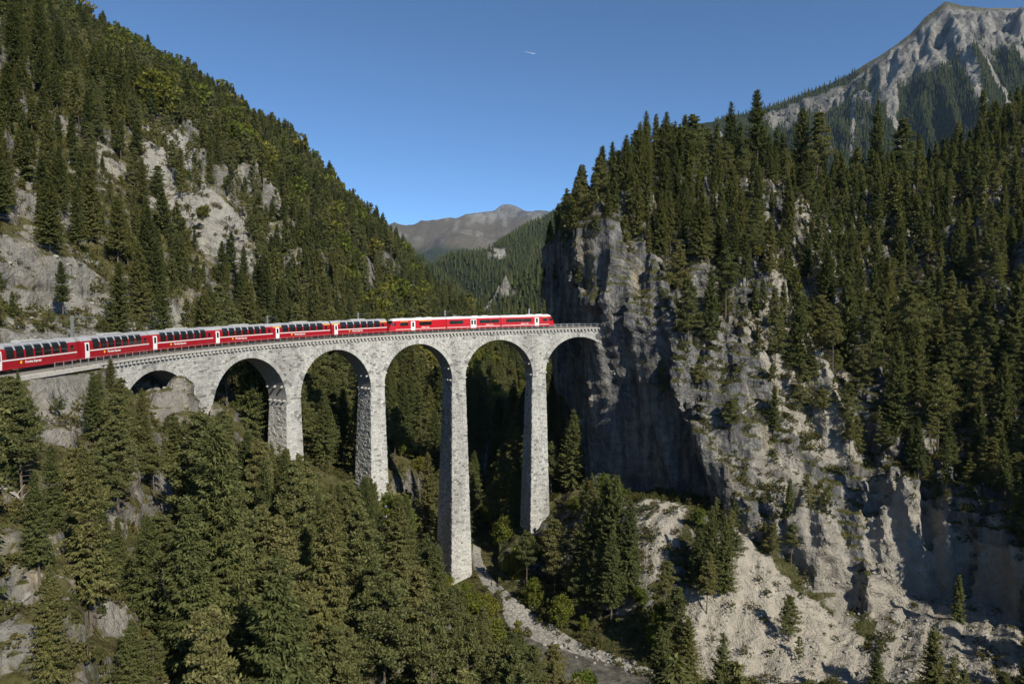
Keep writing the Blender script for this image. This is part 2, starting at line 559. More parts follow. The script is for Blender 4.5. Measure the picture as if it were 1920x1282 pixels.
PALE = [  # bare pale ground: outline in picture points, nearest and farthest distance, strength
    ([(1290, 1100), (1370, 990), (1400, 990), (1480, 1100), (1620, 1190), (1650, 1282), (1270, 1282)], 70, 190, 1.0),
    ([(1400, 840), (1500, 850), (1620, 1080), (1610, 1190), (1540, 1130), (1440, 980)], 90, 190, 0.55),
    ([(1150, 960), (1230, 930), (1290, 950), (1260, 1060), (1190, 1140), (1130, 1140)], 120, 190, 0.8),
    ([(1620, 900), (1700, 880), (1780, 1000), (1920, 1040), (1920, 1282), (1640, 1282)], 60, 190, 0.8),
    ([(1390, 600), (1450, 560), (1530, 640), (1600, 720), (1610, 860), (1560, 880), (1470, 800)], 130, 240, 0.8),
    ([(1410, 380), (1440, 390), (1500, 520), (1530, 600), (1460, 560)], 170, 280, 0.8),
    ([(1490, 370), (1520, 380), (1660, 560), (1700, 560), (1650, 600), (1590, 600)], 170, 300, 0.7),
    ([(1820, 330), (1880, 300), (1900, 420), (1830, 420)], 170, 330, 0.6),
]


def ZRIV(y): return np.interp(y, [0, 195, 215, 260, 330, 430, 640], [0, 0, 0.5, 2, 5, 8, 12])


def river_carve(X, Y, H):
    d, _, _ = poly_dist(X, Y, RIVER)
    f = sstep(13, 5.5, d)
    return H * (1 - f) + (ZRIV(Y) - 0.7) * f


def fracture(axes, X, Y, az, seed, bed=3.2, joint=5.5):
    """blocky relief: saw teeth of tilted bedding planes and of two sets of joints, bent by noise (metres)"""
    ax, ay = axes[0], axes[1]
    z = az[None, None, :].astype(np.float32)
    w = (grid_noise(axes, (16, 16, 16), seed) * 1.0 + grid_noise(axes, (5, 5, 5), seed + 1) * 0.35).astype(np.float32)
    def saw(base, per, a):
        t = (base + w) / per
        f = t - np.floor(t)
        return (np.minimum(f / 0.82, (1 - f) / 0.18) - 0.5) * a
    b = (0.22 * X + 0.30 * Y)[:, :, None].astype(np.float32)
    j1 = (0.80 * X - 0.60 * Y)[:, :, None].astype(np.float32); j2 = (0.55 * X + 0.83 * Y)[:, :, None].astype(np.float32)
    out = saw(b + z, bed, 1.1) + saw(j1 + 0.12 * z, joint, 1.7) + saw(j2 - 0.25 * z, joint * 1.7, 1.5)
    return out + saw(j1 * 0.9 - 0.3 * j2 + 0.4 * z, joint * 0.42, 0.6)


def build_left(h=1.0):
    ax = np.arange(-245, 4.01, h); ay = np.arange(28, 345.01, h); az = np.arange(-2, 196.01, h)
    X, Y = np.meshgrid(ax, ay, indexing='ij')
    H = HL(X, Y)
    # rock benches: steps running across the slope
    n = grid_noise((ax, ay), (26, 26), 11)
    H = H + 3.0 * n + 1.6 * grid_noise((ax, ay), (9, 9), 12)
    st = 15.0
    q = H / st + 0.25 * grid_noise((ax, ay), (40, 40), 13)
    fr = q - np.floor(q)
    step = (np.floor(q) + sstep(0.42, 0.78, fr)) * st - st * 0.25 * grid_noise((ax, ay), (40, 40), 13)
    wst = np.clip(0.35 + 0.55 * grid_noise((ax, ay), (34, 34), 14), 0, 0.8) * sstep(40, 60, H) * (0.35 + 0.65 * sstep(190, 250, Y))
    H = H * (1 - wst) + step * wst
    # the pale cliff on the upper slope, the outcrop in the first arch
    for (px, py, d), r, a in (((330, 330, 262), 16, 13), ((400, 420, 246), 13, 10), ((440, 470, 243), 10, 8), ((520, 340, 350), 14, 9)):
        c = PX(px, py, d)
        H = H + a * np.exp(-(((X - c[0]) ** 2 + (Y - c[1]) ** 2) / r ** 2) ** 2)
    d_riv, _, _ = poly_dist(X, Y, RIVER)
    H = np.maximum(H, 1.0)
    H = river_carve(X, Y, H)
    D = (H[:, :, None] - az[None, None, :]).astype(np.float32) * 0.72
    amp = sstep(8, 22, d_riv)[:, :, None].astype(np.float32)
    steep = np.clip(np.hypot(*np.gradient(H, h)) - 0.5, 0.15, 1.3)[:, :, None].astype(np.float32)
    N = 2.6 * grid_noise((ax, ay, az), (14, 14, 14), 21) + 1.5 * (0.6 - np.abs(grid_noise((ax, ay, az), (6, 6, 8), 22))) + 0.7 * grid_noise((ax, ay, az), (2.6, 2.6, 2.6), 23)
    N = N * 0.75 + fracture((ax, ay, az), X, Y, az, 61) * 1.25
    D += N * amp * steep
    # outcrop under the first arch
    c = PX(312, 716, 119)
    dd = np.hypot((X - c[0]), (Y - c[1]) * 0.9)[:, :, None]
    D = np.maximum(D, ((c[2] - az[None, None, :] - 1.9 * np.maximum(dd - 1.8, 0)) * 0.45 + 0.55 * N).astype(np.float32))
    # railway bench and clearance
    S, O = track_np(X, Y)
    zr = zdeck(S) - 0.45
    bench = np.where(S < TA + 0.03, 1.0, 0.0) * (O > -3.2) * (O < 4.5)
    fill = np.minimum(zr[:, :, None] - az, (np.minimum(O + 3.2, 30)[:, :, None] + 0.35 * (zr[:, :, None] - az))) * 0.8
    m = ((S < TA + 0.02) & (O < 4.5))[:, :, None]
    D = np.where(m, np.maximum(D, fill.astype(np.float32)), D)
    on = (np.abs(O) < 4.4) & (S < TB)
    cut = np.where(on[:, :, None], zr[:, :, None] - az, 99.0)
    D = np.minimum(D, cut.astype(np.float32))
    # the air under and before the arches
    arch = (S > TA + 0.05) & (S < TB) & (O > -9) & (O < 6)
    lim = np.where(S < TH2 - 1.2 * DTH, 60.0, np.where(S < TH2, 50.0, 42.0))
    cut = np.where(arch[:, :, None] & (O[:, :, None] > -3.4), (lim[:, :, None] - az) * 1.0, 99.0)
    D = np.minimum(D, cut.astype(np.float32))
    D[:, :, 0] = 5
    return surface_nets(D, (ax, ay, az))


def build_right(h=0.8):
    ax = np.arange(-4, 250.01, h); ay = np.arange(42, 347.01, h); az = np.arange(-3, 168.01, h)
    X, Y = np.meshgrid(ax, ay, indexing='ij')
    H = HR(X, Y)
    # gullies and ribs running down the slope
    u = X * 0.94 + Y * 0.34 + 7 * grid_noise((ax, ay), (38, 38), 31)
    v = -X * 0.34 + Y * 0.94
    rib = fbm(u / 24.0, v / 90.0, 5, 3, True)
    wr = sstep(20, 60, H) * sstep(125, 95, H) * 0.75 + 0.25
    H = H + (rib - 0.55) * 25 * wr + 2.5 * grid_noise((ax, ay), (20, 20), 32) + 1.2 * grid_noise((ax, ay), (7, 7), 33)
    for line, lift, kl, kr in RIDGES:
        L = []
        for (a_, b_) in line:
            dd = np.arange(60, 380, 0.5)
            q = np.array([PX(a_, b_, d_) for d_ in dd])
            below = q[:, 2] - lift * 0.6 < np.maximum(HR(q[:, 0], q[:, 1]), HA(q[:, 0], q[:, 1]) * (q[:, 0] > 25))
            L.append(q[np.argmax(below)])
        zc = np.array([p[2] + lift * 0.4 for p in L]); L = [(p[0], p[1]) for p in L]
        zc[0] -= lift * 0.5; zc[-1] -= lift * 0.7
        d, s, par = poly_dist(X, Y, L)
        crest = np.interp(par, np.arange(len(zc)), zc) + 2.2 * grid_noise((ax, ay), (9, 9), 34)
        k = np.where(s > 0, kr, kl)        # crest lines run towards the camera: their right hand is the west side
        H = np.maximum(H, crest - np.where(s > 0, kl, kr) * d - 0.5 * np.maximum(d - 6, 0))
    # the spur beyond the right edge of the picture whose shade falls on the lower right slope
    spur = [(92, 12, 78), (126, 50, 108), (165, 80, 116), (240, 110, 125)]
    d, s, par = poly_dist(X, Y, [(p[0], p[1]) for p in spur])
    H = np.maximum(H, np.interp(par, np.arange(4), [p[2] for p in spur]) - 1.15 * d + 4 * grid_noise((ax, ay), (18, 18), 38))
    A = HA(X, Y) + 1.2 * grid_noise((ax, ay), (12, 12), 35)
    d_riv, _, _ = poly_dist(X, Y, RIVER)
    A = np.where(d_riv < 8, np.minimum(A, 1.2), A)
    A = np.maximum(A, 0.8); A = river_carve(X, Y, A)
    wd, ws, _ = poly_dist(X, Y, WALL)
    wd = wd * -ws                        # the line runs towards the camera: the rock is on its left hand (east)
    wd = wd + 3.0 * grid_noise((ax, ay), (22, 22), 36) * sstep(215, 180, Y) + 2.0 * grid_noise((ax, ay), (11, 11), 37)
    zz = az[None, None, :].astype(np.float32)
    G = (grid_noise((ax, ay, az), (13, 13, 40), 41) * 2.4 + (0.6 - np.abs(grid_noise((ax, ay, az), (5.5, 5.5, 20), 42))) * 2.0).astype(np.float32)
    R = (np.clip(grid_noise((ax, ay, az), (12, 12, 14), 43), -1, 2) * 0.9 + np.clip(0.5 - np.abs(grid_noise((ax, ay, az), (6, 6, 11), 44)), -0.7, 1) * 1.6 + grid_noise((ax, ay, az), (2.4, 2.4, 2.8), 45) * 0.4).astype(np.float32)
    FR = fracture((ax, ay, az), X, Y, az, 71)
    R = R * 0.7 + FR * 0.95
    Dw = wd[:, :, None].astype(np.float32) - 0.17 * np.clip(68 - zz, 0, 45) - (0.35 * sstep(215, 190, Y)[:, :, None].astype(np.float32) + 0.03) * np.maximum(zz - 74, 0) - 0.7 * np.maximum(zz - 92, 0) * sstep(205, 222, Y)[:, :, None].astype(np.float32) + G + (grid_noise((ax, ay, az), (15, 15, 45), 48) * 1.8 * sstep(225, 205, Y)[:, :, None]).astype(np.float32) + 0.5 * R
    Ds = (H[:, :, None].astype(np.float32) - zz) * 0.66 + R * 1.25 + (np.clip(0.45 - np.abs(grid_noise((ax, ay, az), (10, 10, 22), 46)), -0.6, 1) * 3.0 * sstep(118, 95, H)[:, :, None]).astype(np.float32)
    D = smin(Ds, Dw, 3.0)
    Da = (A[:, :, None].astype(np.float32) - zz) * 0.85 + R * 0.6 * sstep(8, 20, d_riv)[:, :, None].astype(np.float32)
    D = np.maximum(D, Da)
    S, O = track_np(X, Y)
    zr = zdeck(S) - 0.5
    on = (np.abs(O) < 3.3)
    t = np.maximum(np.abs(O)[:, :, None] - 2.9, np.maximum((zr[:, :, None] - zz), zz - zr[:, :, None] - 6.2))
    D = np.where((S > 1.2)[:, :, None] & (S < 2.2)[:, :, None], np.minimum(D, t.astype(np.float32)), D)
    D[:, :, 0] = 5
    return surface_nets(D.astype(np.float32), (ax, ay, az))


def pale_cover(V, regions):
    x, y, d = project(V)
    w = np.zeros(len(V))
    x = x + 34 * (fbm(V[:, 0] / 6, (V[:, 1] + V[:, 2]) / 6, 401, 3) - 0.5); y = y + 34 * (fbm(V[:, 0] / 6 + 50, (V[:, 1] + V[:, 2]) / 6, 402, 3) - 0.5)
    for poly, d0, d1, k in regions:
        w = np.where(inpoly(x, y, poly) & (d > d0) & (d < d1), np.maximum(w, k), w)
    return w


def set_cover(me, w):
    a = me.color_attributes.new('pale', 'FLOAT_COLOR', 'POINT')
    a.data.foreach_set('color', np.stack([w, w, w, np.ones_like(w)], -1).astype(np.float32).ravel())


PALE_LEFT = [
    ([(262, 235), (340, 240), (370, 330), (450, 395), (485, 500), (440, 515), (385, 470), (330, 400), (275, 380)], 200, 330, 1.0),
    ([(0, 545), (120, 540), (260, 560), (380, 580), (380, 625), (0, 660)], 80, 190, 0.75),
    ([(0, 420), (90, 430), (190, 500), (170, 540), (0, 520)], 80, 200, 0.5),
    ([(0, 300), (100, 320), (190, 420), (150, 450), (0, 400)], 90, 230, 0.5),
    ([(170, 270), (215, 265), (240, 330), (190, 350)], 150, 330, 0.8),
    ([(480, 290), (545, 290), (560, 390), (515, 390)], 250, 450, 0.8),
    ([(60, 700), (165, 700), (185, 790), (130, 830), (70, 800)], 60, 140, 0.7),
    ([(290, 690), (345, 690), (350, 770), (310, 800), (285, 760)], 60, 140, 0.5), ([(290, 830), (340, 830), (345, 980), (300, 960)], 60, 140, 0.4),
    ([(0, 1130), (70, 1090), (90, 1200), (0, 1260)], 30, 90, 0.6), ([(200, 1100), (250, 1110), (250, 1180), (190, 1180)], 30, 90, 0.9),
    ([(150, 870), (220, 870), (200, 930), (150, 930)], 40, 110, 0.8), ([(0, 590), (60, 600), (60, 650), (0, 650)], 60, 130, 0.9),
]
VL, QL = build_left()
_me = mesh_np('hillside', VL, QL, False); set_cover(_me, pale_cover(VL, PALE_LEFT))
lefto = tag(link('hillside', _me, M['rock_left']), kind='structure')
VR, QR = build_right()
_me = mesh_np('cliff', VR, QR, False); set_cover(_me, pale_cover(VR, PALE))
righto = tag(link('cliff', _me, M['rock_right']), kind='structure')
print('terrain', len(QL), len(QR))
# ------------------------------------------------------------------ viaduct
def masonry(name, lo, hi, dark, bumpy=0.5):
    t = NT(name, 0.9, 0.15)
    g = t.node('ShaderNodeNewGeometry')
    c = t.ramp(g.outputs['Random Per Island'], [(0.0, dark), (0.12, lo), (0.55, hi), (1.0, tuple(min(1, x * 1.12) for x in hi))])
    p = t.pos()
    c = t.mix(1.0, c, t.ramp(t.noise(p, 2.6, 5, 0.65), [(0.28, (0.68,) * 3), (0.68, (1.12,) * 3)]), 'MULTIPLY')
    c = t.mix(1.0, c, t.ramp(t.noise(t.pos(scale=(1, 1, 0.25)), 0.22, 5, 0.62), [(0.30, (0.62, 0.61, 0.60)), (0.55, (1.0, 1.0, 0.99)), (0.75, (1.08, 1.06, 1.03))]), 'MULTIPLY')
    t.color(c)
    t.normal(t.bump(t.noise(p, 5.0, 5, 0.7), bumpy, 0.12))
    return t.m


M['stone'] = masonry('pale_limestone_blocks', (0.345, 0.342, 0.328), (0.43, 0.425, 0.405), (0.16, 0.158, 0.152))
M['mortar'] = plain('recessed_mortar_joint', (0.20, 0.195, 0.18), 0.95, spec=0.1, scale=2.0)
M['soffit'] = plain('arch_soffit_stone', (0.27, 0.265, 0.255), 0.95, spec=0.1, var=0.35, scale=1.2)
M['cornice'] = plain('cornice_slab_stone', (0.44, 0.425, 0.39), 0.9, spec=0.1, var=0.25, scale=1.5)
M['ballast'] = plain('track_ballast', (0.21, 0.195, 0.175), 0.95, spec=0.1, var=0.45, scale=6.0)
M['steel'] = plain('galvanised_steel', (0.42, 0.43, 0.44), 0.45, 0.7)
M['rail'] = plain('rusty_rail_steel', (0.17, 0.12, 0.09), 0.5, 0.6)

via = empty('stone_viaduct', tuple(VP(TH2, RF + 2.5, 0.0)))
tag(via, 'curved pale stone railway viaduct on tall tapering piers spanning the gorge', 'viaduct')
VO = np.array(via.location)


def vlink(name, me, mat, kind=None, parent=via):
    o = link(name, me, mat, None, kind)
    o.parent = parent
    o.matrix_parent_inverse = Matrix.Translation(-Vector(parent.matrix_world.translation if parent is not via else via.location))
    return o


def stones(rects, Fn, rng, inset=0.042, pmin=0.035, pmax=0.13):
    """one block per rectangle (u0,u1,v0,v1): a joint-plane outline and a proud inset face"""
    R = np.asarray(rects, float)
    n = len(R)
    e = pmin + (pmax - pmin) * rng.random(n) ** 1.6
    V = np.zeros((n, 8, 3))
    us = [R[:, 0], R[:, 1], R[:, 1], R[:, 0]]; vs = [R[:, 2], R[:, 2], R[:, 3], R[:, 3]]
    du = [1, -1, -1, 1]; dv = [1, 1, -1, -1]
    su = R[:, 4] if R.shape[1] > 4 else 1.0
    for k in range(4):
        V[:, k] = Fn(us[k], vs[k], 0 * e - 0.01)
        ju, jv = inset * (0.5 + rng.random(n)), inset * (0.5 + rng.random(n))
        V[:, 4 + k] = Fn(us[k] + du[k] * ju * su, vs[k] + dv[k] * jv, e * (0.85 + 0.3 * rng.random(n)))
    b = np.arange(n)[:, None] * 8
    Q = np.concatenate([b + np.array(q) for q in ((4, 5, 6, 7), (0, 1, 5, 4), (1, 2, 6, 5), (2, 3, 7, 6), (3, 0, 4, 7))])
    return V.reshape(-1, 3), Q


def courses(U0, U1, V0, V1, rng, h=0.40, lmin=0.5, lmax=1.05, row_ends=None):
    out = []
    v = V0
    while v < V1 - 0.1:
        hh = min(h * (0.8 + 0.45 * rng.random()), V1 - v)
        a, b = (U0, U1) if row_ends is None else row_ends((v + hh / 2 - V0) / (V1 - V0))
        u = a
        first = 0.4 + 0.6 * rng.random()
        while u < b - 0.05:
            l = (lmin + (lmax - lmin) * rng.random()) * first; first = 1
            if b - u - l < 0.3: l = b - u
            out.append((u, u + l, v, v + hh)); u += l
        v += hh
    return out


ARCHES = [(TH2 + (k - 2) * DTH - DTH + 0.038, TH2 + (k - 2) * DTH) for k in range(1, 7)]
AR = RF * (DTH - 0.038) / 2
WT = 0.75                                     # cornice slab underside below the walkway edge


def spring(k):
    a, b = ARCHES[k]
    return zdeck((a + b) / 2) - 2.5 - AR


def intrados(th):
    """lowest masonry height of the spandrel at an angle"""
    for k, (a, b) in enumerate(ARCHES):
        if a < th < b:
            s = (th - (a + b) / 2) * RF
            return spring(k) + math.sqrt(max(AR * AR - s * s, 0))
    k = min(range(6), key=lambda i: min(abs(th - ARCHES[i][0]), abs(th - ARCHES[i][1])))
    return spring(k) - 0.3


ths = []
t = TA - 0.02
marks = sorted([a for a, b in ARCHES] + [b for a, b in ARCHES])
base = np.arange(TA - 0.02, 1.56, 0.006).tolist()
for a, b in ARCHES:
    c = (a + b) / 2; hw = (b - a) / 2
    base += [c + hw * math.sin(x) for x in np.linspace(-math.pi / 2 + 0.02, math.pi / 2 - 0.02, 61)] + [a - 1e-4, a + 1e-5, b - 1e-5, b + 1e-4]
ths = sorted(base)
V, Q = [], []
for th in ths:
    lo = intrados(th)
    if th < ARCHES[0][0]: lo = 50.0
    if th > ARCHES[5][1]: lo = spring(5) + 2.5
    hi = zdeck(th) - WT + 0.05
    for r in (RW, RO): V += [VP(th, r, lo), VP(th, r, hi)]
for i in range(len(ths) - 1):
    a, b = i * 4, (i + 1) * 4
    Q += [(a, a + 1, b + 1, b), (a + 2, b + 2, b + 3, a + 3)]
vlink('spandrel_core', mesh_np('spandrel_core', np.array(V), np.array(Q)), M['mortar'])
rg = np.random.default_rng(3)
for face, rr, sg in (('spandrel_wall', RW, -1), ('outer_spandrel_wall', RO, 1)):
    rects = []
    for (u0, u1, v0, v1) in courses(0, (1.55 - TA) * RF, 0.75, 14.2, rg, 0.42, 0.55, 1.1):
        ta, tb = TA + u0 / RF, TA + u1 / RF
        za, zb = zdeck(ta) - v0, zdeck(ta) - v1
        ok = True
        for th in (ta, (ta + tb) / 2, tb):
            lo = intrados(th)
            kk = [k for k, (a, b) in enumerate(ARCHES) if a < th < b]
            if kk:
                a, b = ARCHES[kk[0]]
                s = (th - (a + b) / 2) * RF
                if math.hypot(s, max(zb - spring(kk[0]), 0)) < AR + 0.55 and zb > spring(kk[0]) - 9: ok = False
                if zb < spring(kk[0]): ok = False
            elif ARCHES[0][0] < th < ARCHES[5][1] and zb < lo + 0.25: ok = False
        if ok: rects.append((ta, tb, v0, v1, 1 / RF))
    Fn = lambda th, v, d, rr=rr, sg=sg: np.stack([CX - (rr + sg * d) * np.cos(th), CY + (rr + sg * d) * np.sin(th), 64.77 + 0.02 * RF * (th - TH2) - v], -1)
    V, Q = stones(rects, Fn, rg)
    if sg > 0: Q = Q[:, ::-1]
    vlink(face, mesh_np(face, V, Q), M['stone'], 'stuff')
# arches: barrel, ring of voussoirs, springer corbels
for k, (a, b) in enumerate(ARCHES):
    c, zs = (a + b) / 2, spring(k)
    ph = np.linspace(0, math.pi, 41)
    V, Q = [], []
    for p_ in ph:
        for r in np.linspace(RW + 0.01, RO - 0.01, 5):
            V.append(VP(c - AR * math.cos(p_) / RF, r, zs + AR * math.sin(p_)))
    for i in range(40):
        for j in range(4):
            Q.append((i * 5 + j, i * 5 + j + 1, i * 5 + 6 + j, i * 5 + 5 + j))
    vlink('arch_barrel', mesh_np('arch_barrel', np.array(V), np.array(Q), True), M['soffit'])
    nv = 42
    rects = [(i * math.pi / nv, (i + 1) * math.pi / nv, 0.0, 0.95 + 0.12 * (i % 2), 1 / AR) for i in range(nv)]
    for rr, sg in ((RW, -1), (RO, 1)):
        Fn = lambda p_, v, d, rr=rr, sg=sg: np.stack([CX - (rr + sg * (d + 0.03)) * np.cos(c - (AR + v - 0.02) * np.cos(p_) / RF), CY + (rr + sg * (d + 0.03)) * np.sin(c - (AR + v - 0.02) * np.cos(p_) / RF), zs + (AR + v - 0.02) * np.sin(p_)], -1)
        V, Q = stones(rects, Fn, rg, pmin=0.06, pmax=0.12)
        vlink('arch_ring', mesh_np('arch_ring', V, Q if sg > 0 else Q[:, ::-1]), M['stone'], 'stuff')
    # putlog stones left standing out of the haunches
    for p_ in (0.02, 0.34, math.pi - 0.34, math.pi - 0.02):
        th = c - AR * math.cos(p_) / RF; z = zs + AR * math.sin(p_)
        inn = np.array([math.sin(th) * math.cos(p_), math.cos(th) * math.cos(p_), -math.sin(p_)]); inn /= np.linalg.norm(inn)
        for r in np.linspace(RW + 0.55, RO - 0.55, 4 if p_ in (0.02, math.pi - 0.02) else 3):
            mb = MB(); q = []
            for dz in (-0.16, 0.16):
                for (w, l) in ((-0.17, -0.1), (0.17, -0.1), (0.17, 0.55), (-0.17, 0.55)):
                    q.append(VP(th, r + w, z + dz) + inn * l)
            mb.hexa(q)
            o = mb.build('corbel_stone', M['cornice']); o.parent = via; o.matrix_parent_inverse = Matrix.Translation(-via.location)
# piers
PBASE = {1: 46, 2: 34, 3: 18, 4: -1, 5: 6}
for k in range(1, 6):
    tc = TH2 + (k - 2) * DTH + 0.019
    hw = 0.019 * RF
    zt = (spring(k - 1) + spring(k)) / 2 + 0.02
    zb = PBASE[k]
    hgt = zt - zb
    ctr = np.array([CX, CY]); n = np.array([math.cos(tc), -math.sin(tc)]); tg = np.array([math.sin(tc), math.cos(tc)])   # n: inwards, tg: along the track

    def corner(st, sr, v):                      # st -1/+1 along the track, sr +1 inner / -1 outer, v 0 top .. hgt
        q = ctr - n * ((RW if sr > 0 else RO)) + n * sr * ((0.026 if sr > 0 else 0.052) * v) + tg * st * (hw + 0.0205 * v)
        return np.array([q[0], q[1], zt - v])
    core = MB().hexa([corner(-1, 1, hgt), corner(-1, -1, hgt), corner(1, -1, hgt), corner(1, 1, hgt), corner(-1, 1, 0), corner(-1, -1, 0), corner(1, -1, 0), corner(1, 1, 0)])
    pier = core.build('pier', M['mortar']); pier.parent = via; pier.matrix_parent_inverse = Matrix.Translation(-via.location)
    VV, QQ = [], []; nb = 0
    for (c0, c1) in (((-1, 1), (1, 1)), ((1, -1), (-1, -1)), ((-1, -1), (-1, 1)), ((1, 1), (1, -1))):
        w0 = np.linalg.norm(corner(*c1, 0) - corner(*c0, 0)); w1 = np.linalg.norm(corner(*c1, hgt) - corner(*c0, hgt))
        A0, A1 = corner(*c0, 0), corner(*c1, 0); B0, B1 = corner(*c0, hgt), corner(*c1, hgt)
        nn = np.cross(B0 - A0, A1 - A0); nn /= np.linalg.norm(nn)

        def Fn(u, v, d, A0=A0, A1=A1, B0=B0, B1=B1, nn=nn, w0=w0, w1=w1):
            f = v / hgt; w = w0 + (w1 - w0) * f; s = (u / w)[:, None]; f = f[:, None]
            return (A0 * (1 - s) + A1 * s) * (1 - f) + (B0 * (1 - s) + B1 * s) * f + nn * d[:, None]
        rects = courses(0, w0, 0.0, hgt, rg, 0.42, 0.55, 1.05, row_ends=lambda f, w0=w0, w1=w1: (0.0, w0 + (w1 - w0) * f - 0.004))
        side = c0 == (-1, -1) or c0 == (1, 1)
        V, Q = stones(rects, Fn, rg, pmin=0.03, pmax=0.17 if side else 0.11)
        VV.append(V); QQ.append(Q + nb); nb += len(V)
    o = link('stone_facing', mesh_np('stone_facing', np.concatenate(VV), np.concatenate(QQ)[:, ::-1]), M['stone'], pier, 'stuff')
# cornice slabs, dentil corbels, deck, ballast, rails
NS = 260
def ribbon(s0, s1, prof, n=NS):
    """sweep a closed profile of (outward offset, height above deck) along the track"""
    V, Q = [], []
    m = len(prof)
    for i in range(n + 1):
        s = s0 + (s1 - s0) * i / n
        for off, dz in prof:
            x, y, z, h = track(s, off); V.append((x, y, z + dz))
    for i in range(n):
        for j in range(m):
            Q.append((i * m + j, i * m + (j + 1) % m, (i + 1) * m + (j + 1) % m, (i + 1) * m + j))
    return np.array(V), np.array(Q)


V, Q = ribbon(TA - 0.01, 1.56, [(-2.75, 0.0), (-2.75, -0.28), (3.55, -0.28), (3.55, 0.0)])
vlink('deck', mesh_np('deck', V, Q), M['cornice'])
for nm, o0, o1 in (('corbel_course', -2.62, -2.15), ('outer_corbel_course', 3.1, 3.45)):
    mb = MB()
    s = TA
    while s < 1.55:
        p = []
        for dz in (-0.80, -0.29):
            for off, ds in ((o0, 0), (o1, 0), (o1, 0.0050), (o0, 0.0050)):
                x, y, z, h = track(s + ds, off); p.append((x, y, z + dz))
        mb.hexa(p); s += 0.0098
    o = mb.build(nm, M['cornice'], None, 'stuff'); o.parent = via; o.matrix_parent_inverse = Matrix.Translation(-via.location)
V, Q = ribbon(-0.75, 1.75, [(-1.75, 0.01), (-1.35, 0.22), (1.35, 0.22), (1.75, 0.01)], 340)
tag(link('track_bed', mesh_np('track_bed', V, Q), M['ballast']), kind='structure')
rails = empty('railway_track', track(0.5)[:3])
tag(rails, 'metre gauge railway track of two rusty rails on ballast under the red train', 'railway track')
for off in (-0.5, 0.5):
    V, Q = ribbon(-0.75, 1.75, [(off - 0.035, 0.20), (off + 0.035, 0.20), (off + 0.035, 0.38), (off - 0.035, 0.38)], 340)
    o = link('rail', mesh_np('rail', V, Q), M['rail'], rails); o.matrix_parent_inverse = Matrix.Translation(-rails.location)
V, Q = ribbon(-0.75, TA, [(-3.3, -0.5), (-3.3, -0.03), (3.6, -0.03), (3.6, -0.5)], 60)
tag(link('gravel_bank', mesh_np('gravel_bank', V, Q), M['gravel']), kind='structure')
# railings
def railing(name, off, s0, s1, label, step=1.75):
    ro = empty(name, track(s0, off)[:3]); tag(ro, label, 'railing', 'railings along the track')
    post = None
    n = int((s1 - s0) * RC / step)
    for i in range(n + 1):
        x, y, z, h = track(s0 + (s1 - s0) * i / n, off)
        if post is None:
            post = MB().box((-0.045, -0.045, 0), (0.045, 0.045, 1.12)).build('post', M['steel'], ro); p = post
        else:
            p = post.copy(); COL.objects.link(p)
        p.location = (x - ro.location.x, y - ro.location.y, z - ro.location.z); p.rotation_euler = (0, 0, -h)
    for dz in (0.55, 1.08):
        V, Q = ribbon(s0, s1, [(off - 0.025, dz), (off + 0.025, dz), (off + 0.025, dz + 0.05), (off - 0.025, dz + 0.05)], n)
        o = link('rail_bar', mesh_np('rail_bar', V, Q), M['steel'], ro); o.matrix_parent_inverse = Matrix.Translation(-ro.location)


railing('railing', -2.6, -0.04, 1.53, 'thin grey steel railing along the near edge of the viaduct in front of the train')
railing('railing', 3.3, TA, 1.53, 'thin grey steel railing along the far edge of the viaduct behind the train')

# ------------------------------------------------------------------ train
M['red'] = plain('deep_red_coach_paint', (0.30, 0.009, 0.016), 0.32, spec=0.5, var=0.15, scale=1.0)
M['bright_red'] = plain('bright_red_paint', (0.44, 0.009, 0.015), 0.30, spec=0.5, var=0.1, scale=1.0)
M['silver'] = plain('silver_grey_roof_paint', (0.34, 0.345, 0.36), 0.45, spec=0.4, var=0.2, scale=1.5)
M['white'] = plain('white_paint', (0.68, 0.68, 0.67), 0.4, spec=0.4, var=0.08)
M['roof_unit'] = plain('pale_grey_roof_unit', (0.46, 0.46, 0.45), 0.5, spec=0.3, var=0.25)
M['yellow'] = plain('yellow_stripe_paint', (0.75, 0.50, 0.03), 0.4, spec=0.4)
M['dark'] = plain('dark_underframe_paint', (0.022, 0.021, 0.022), 0.7, spec=0.2)
M['glass'] = plain('dark_tinted_glass', (0.014, 0.017, 0.017), 0.06, spec=0.7, var=0.4, scale=0.6)
M['bellows'] = plain('black_rubber_bellows', (0.02, 0.02, 0.02), 0.8, spec=0.2)


def text_mesh(name, body, size, mat, parent, loc, shear=0.25, bold=0.012):
    cu = bpy.data.curves.new(name, 'FONT'); cu.body = body; cu.size = size; cu.shear = shear; cu.offset = bold; cu.align_x = 'CENTER'
    cu.extrude = 0.004
    tmp = bpy.data.objects.new('tmp', cu); COL.objects.link(tmp)
    dg = bpy.context.evaluated_depsgraph_get()
    me = bpy.data.meshes.new_from_object(tmp.evaluated_get(dg)); me.name = name
    bpy.data.objects.remove(tmp); bpy.data.curves.remove(cu)
    me.materials.clear()
    o = link(name, me, mat, parent)
    o.location = loc; o.rotation_euler = (math.pi / 2, 0, 0)
    return o


def loft(secs, prof_closed=True):
    """skin between sections; each section a list of (x, y, z)"""
    m = len(secs[0]); V = [p for s in secs for p in s]; Fs = []
    for i in range(len(secs) - 1):
        for j in range(m):
            Fs.append((i * m + j, i * m + (j + 1) % m, (i + 1) * m + (j + 1) % m, (i + 1) * m + j))
    Fs.append(tuple(range(m - 1, -1, -1))); Fs.append(tuple((len(secs) - 1) * m + j for j in range(m)))
    return V, Fs


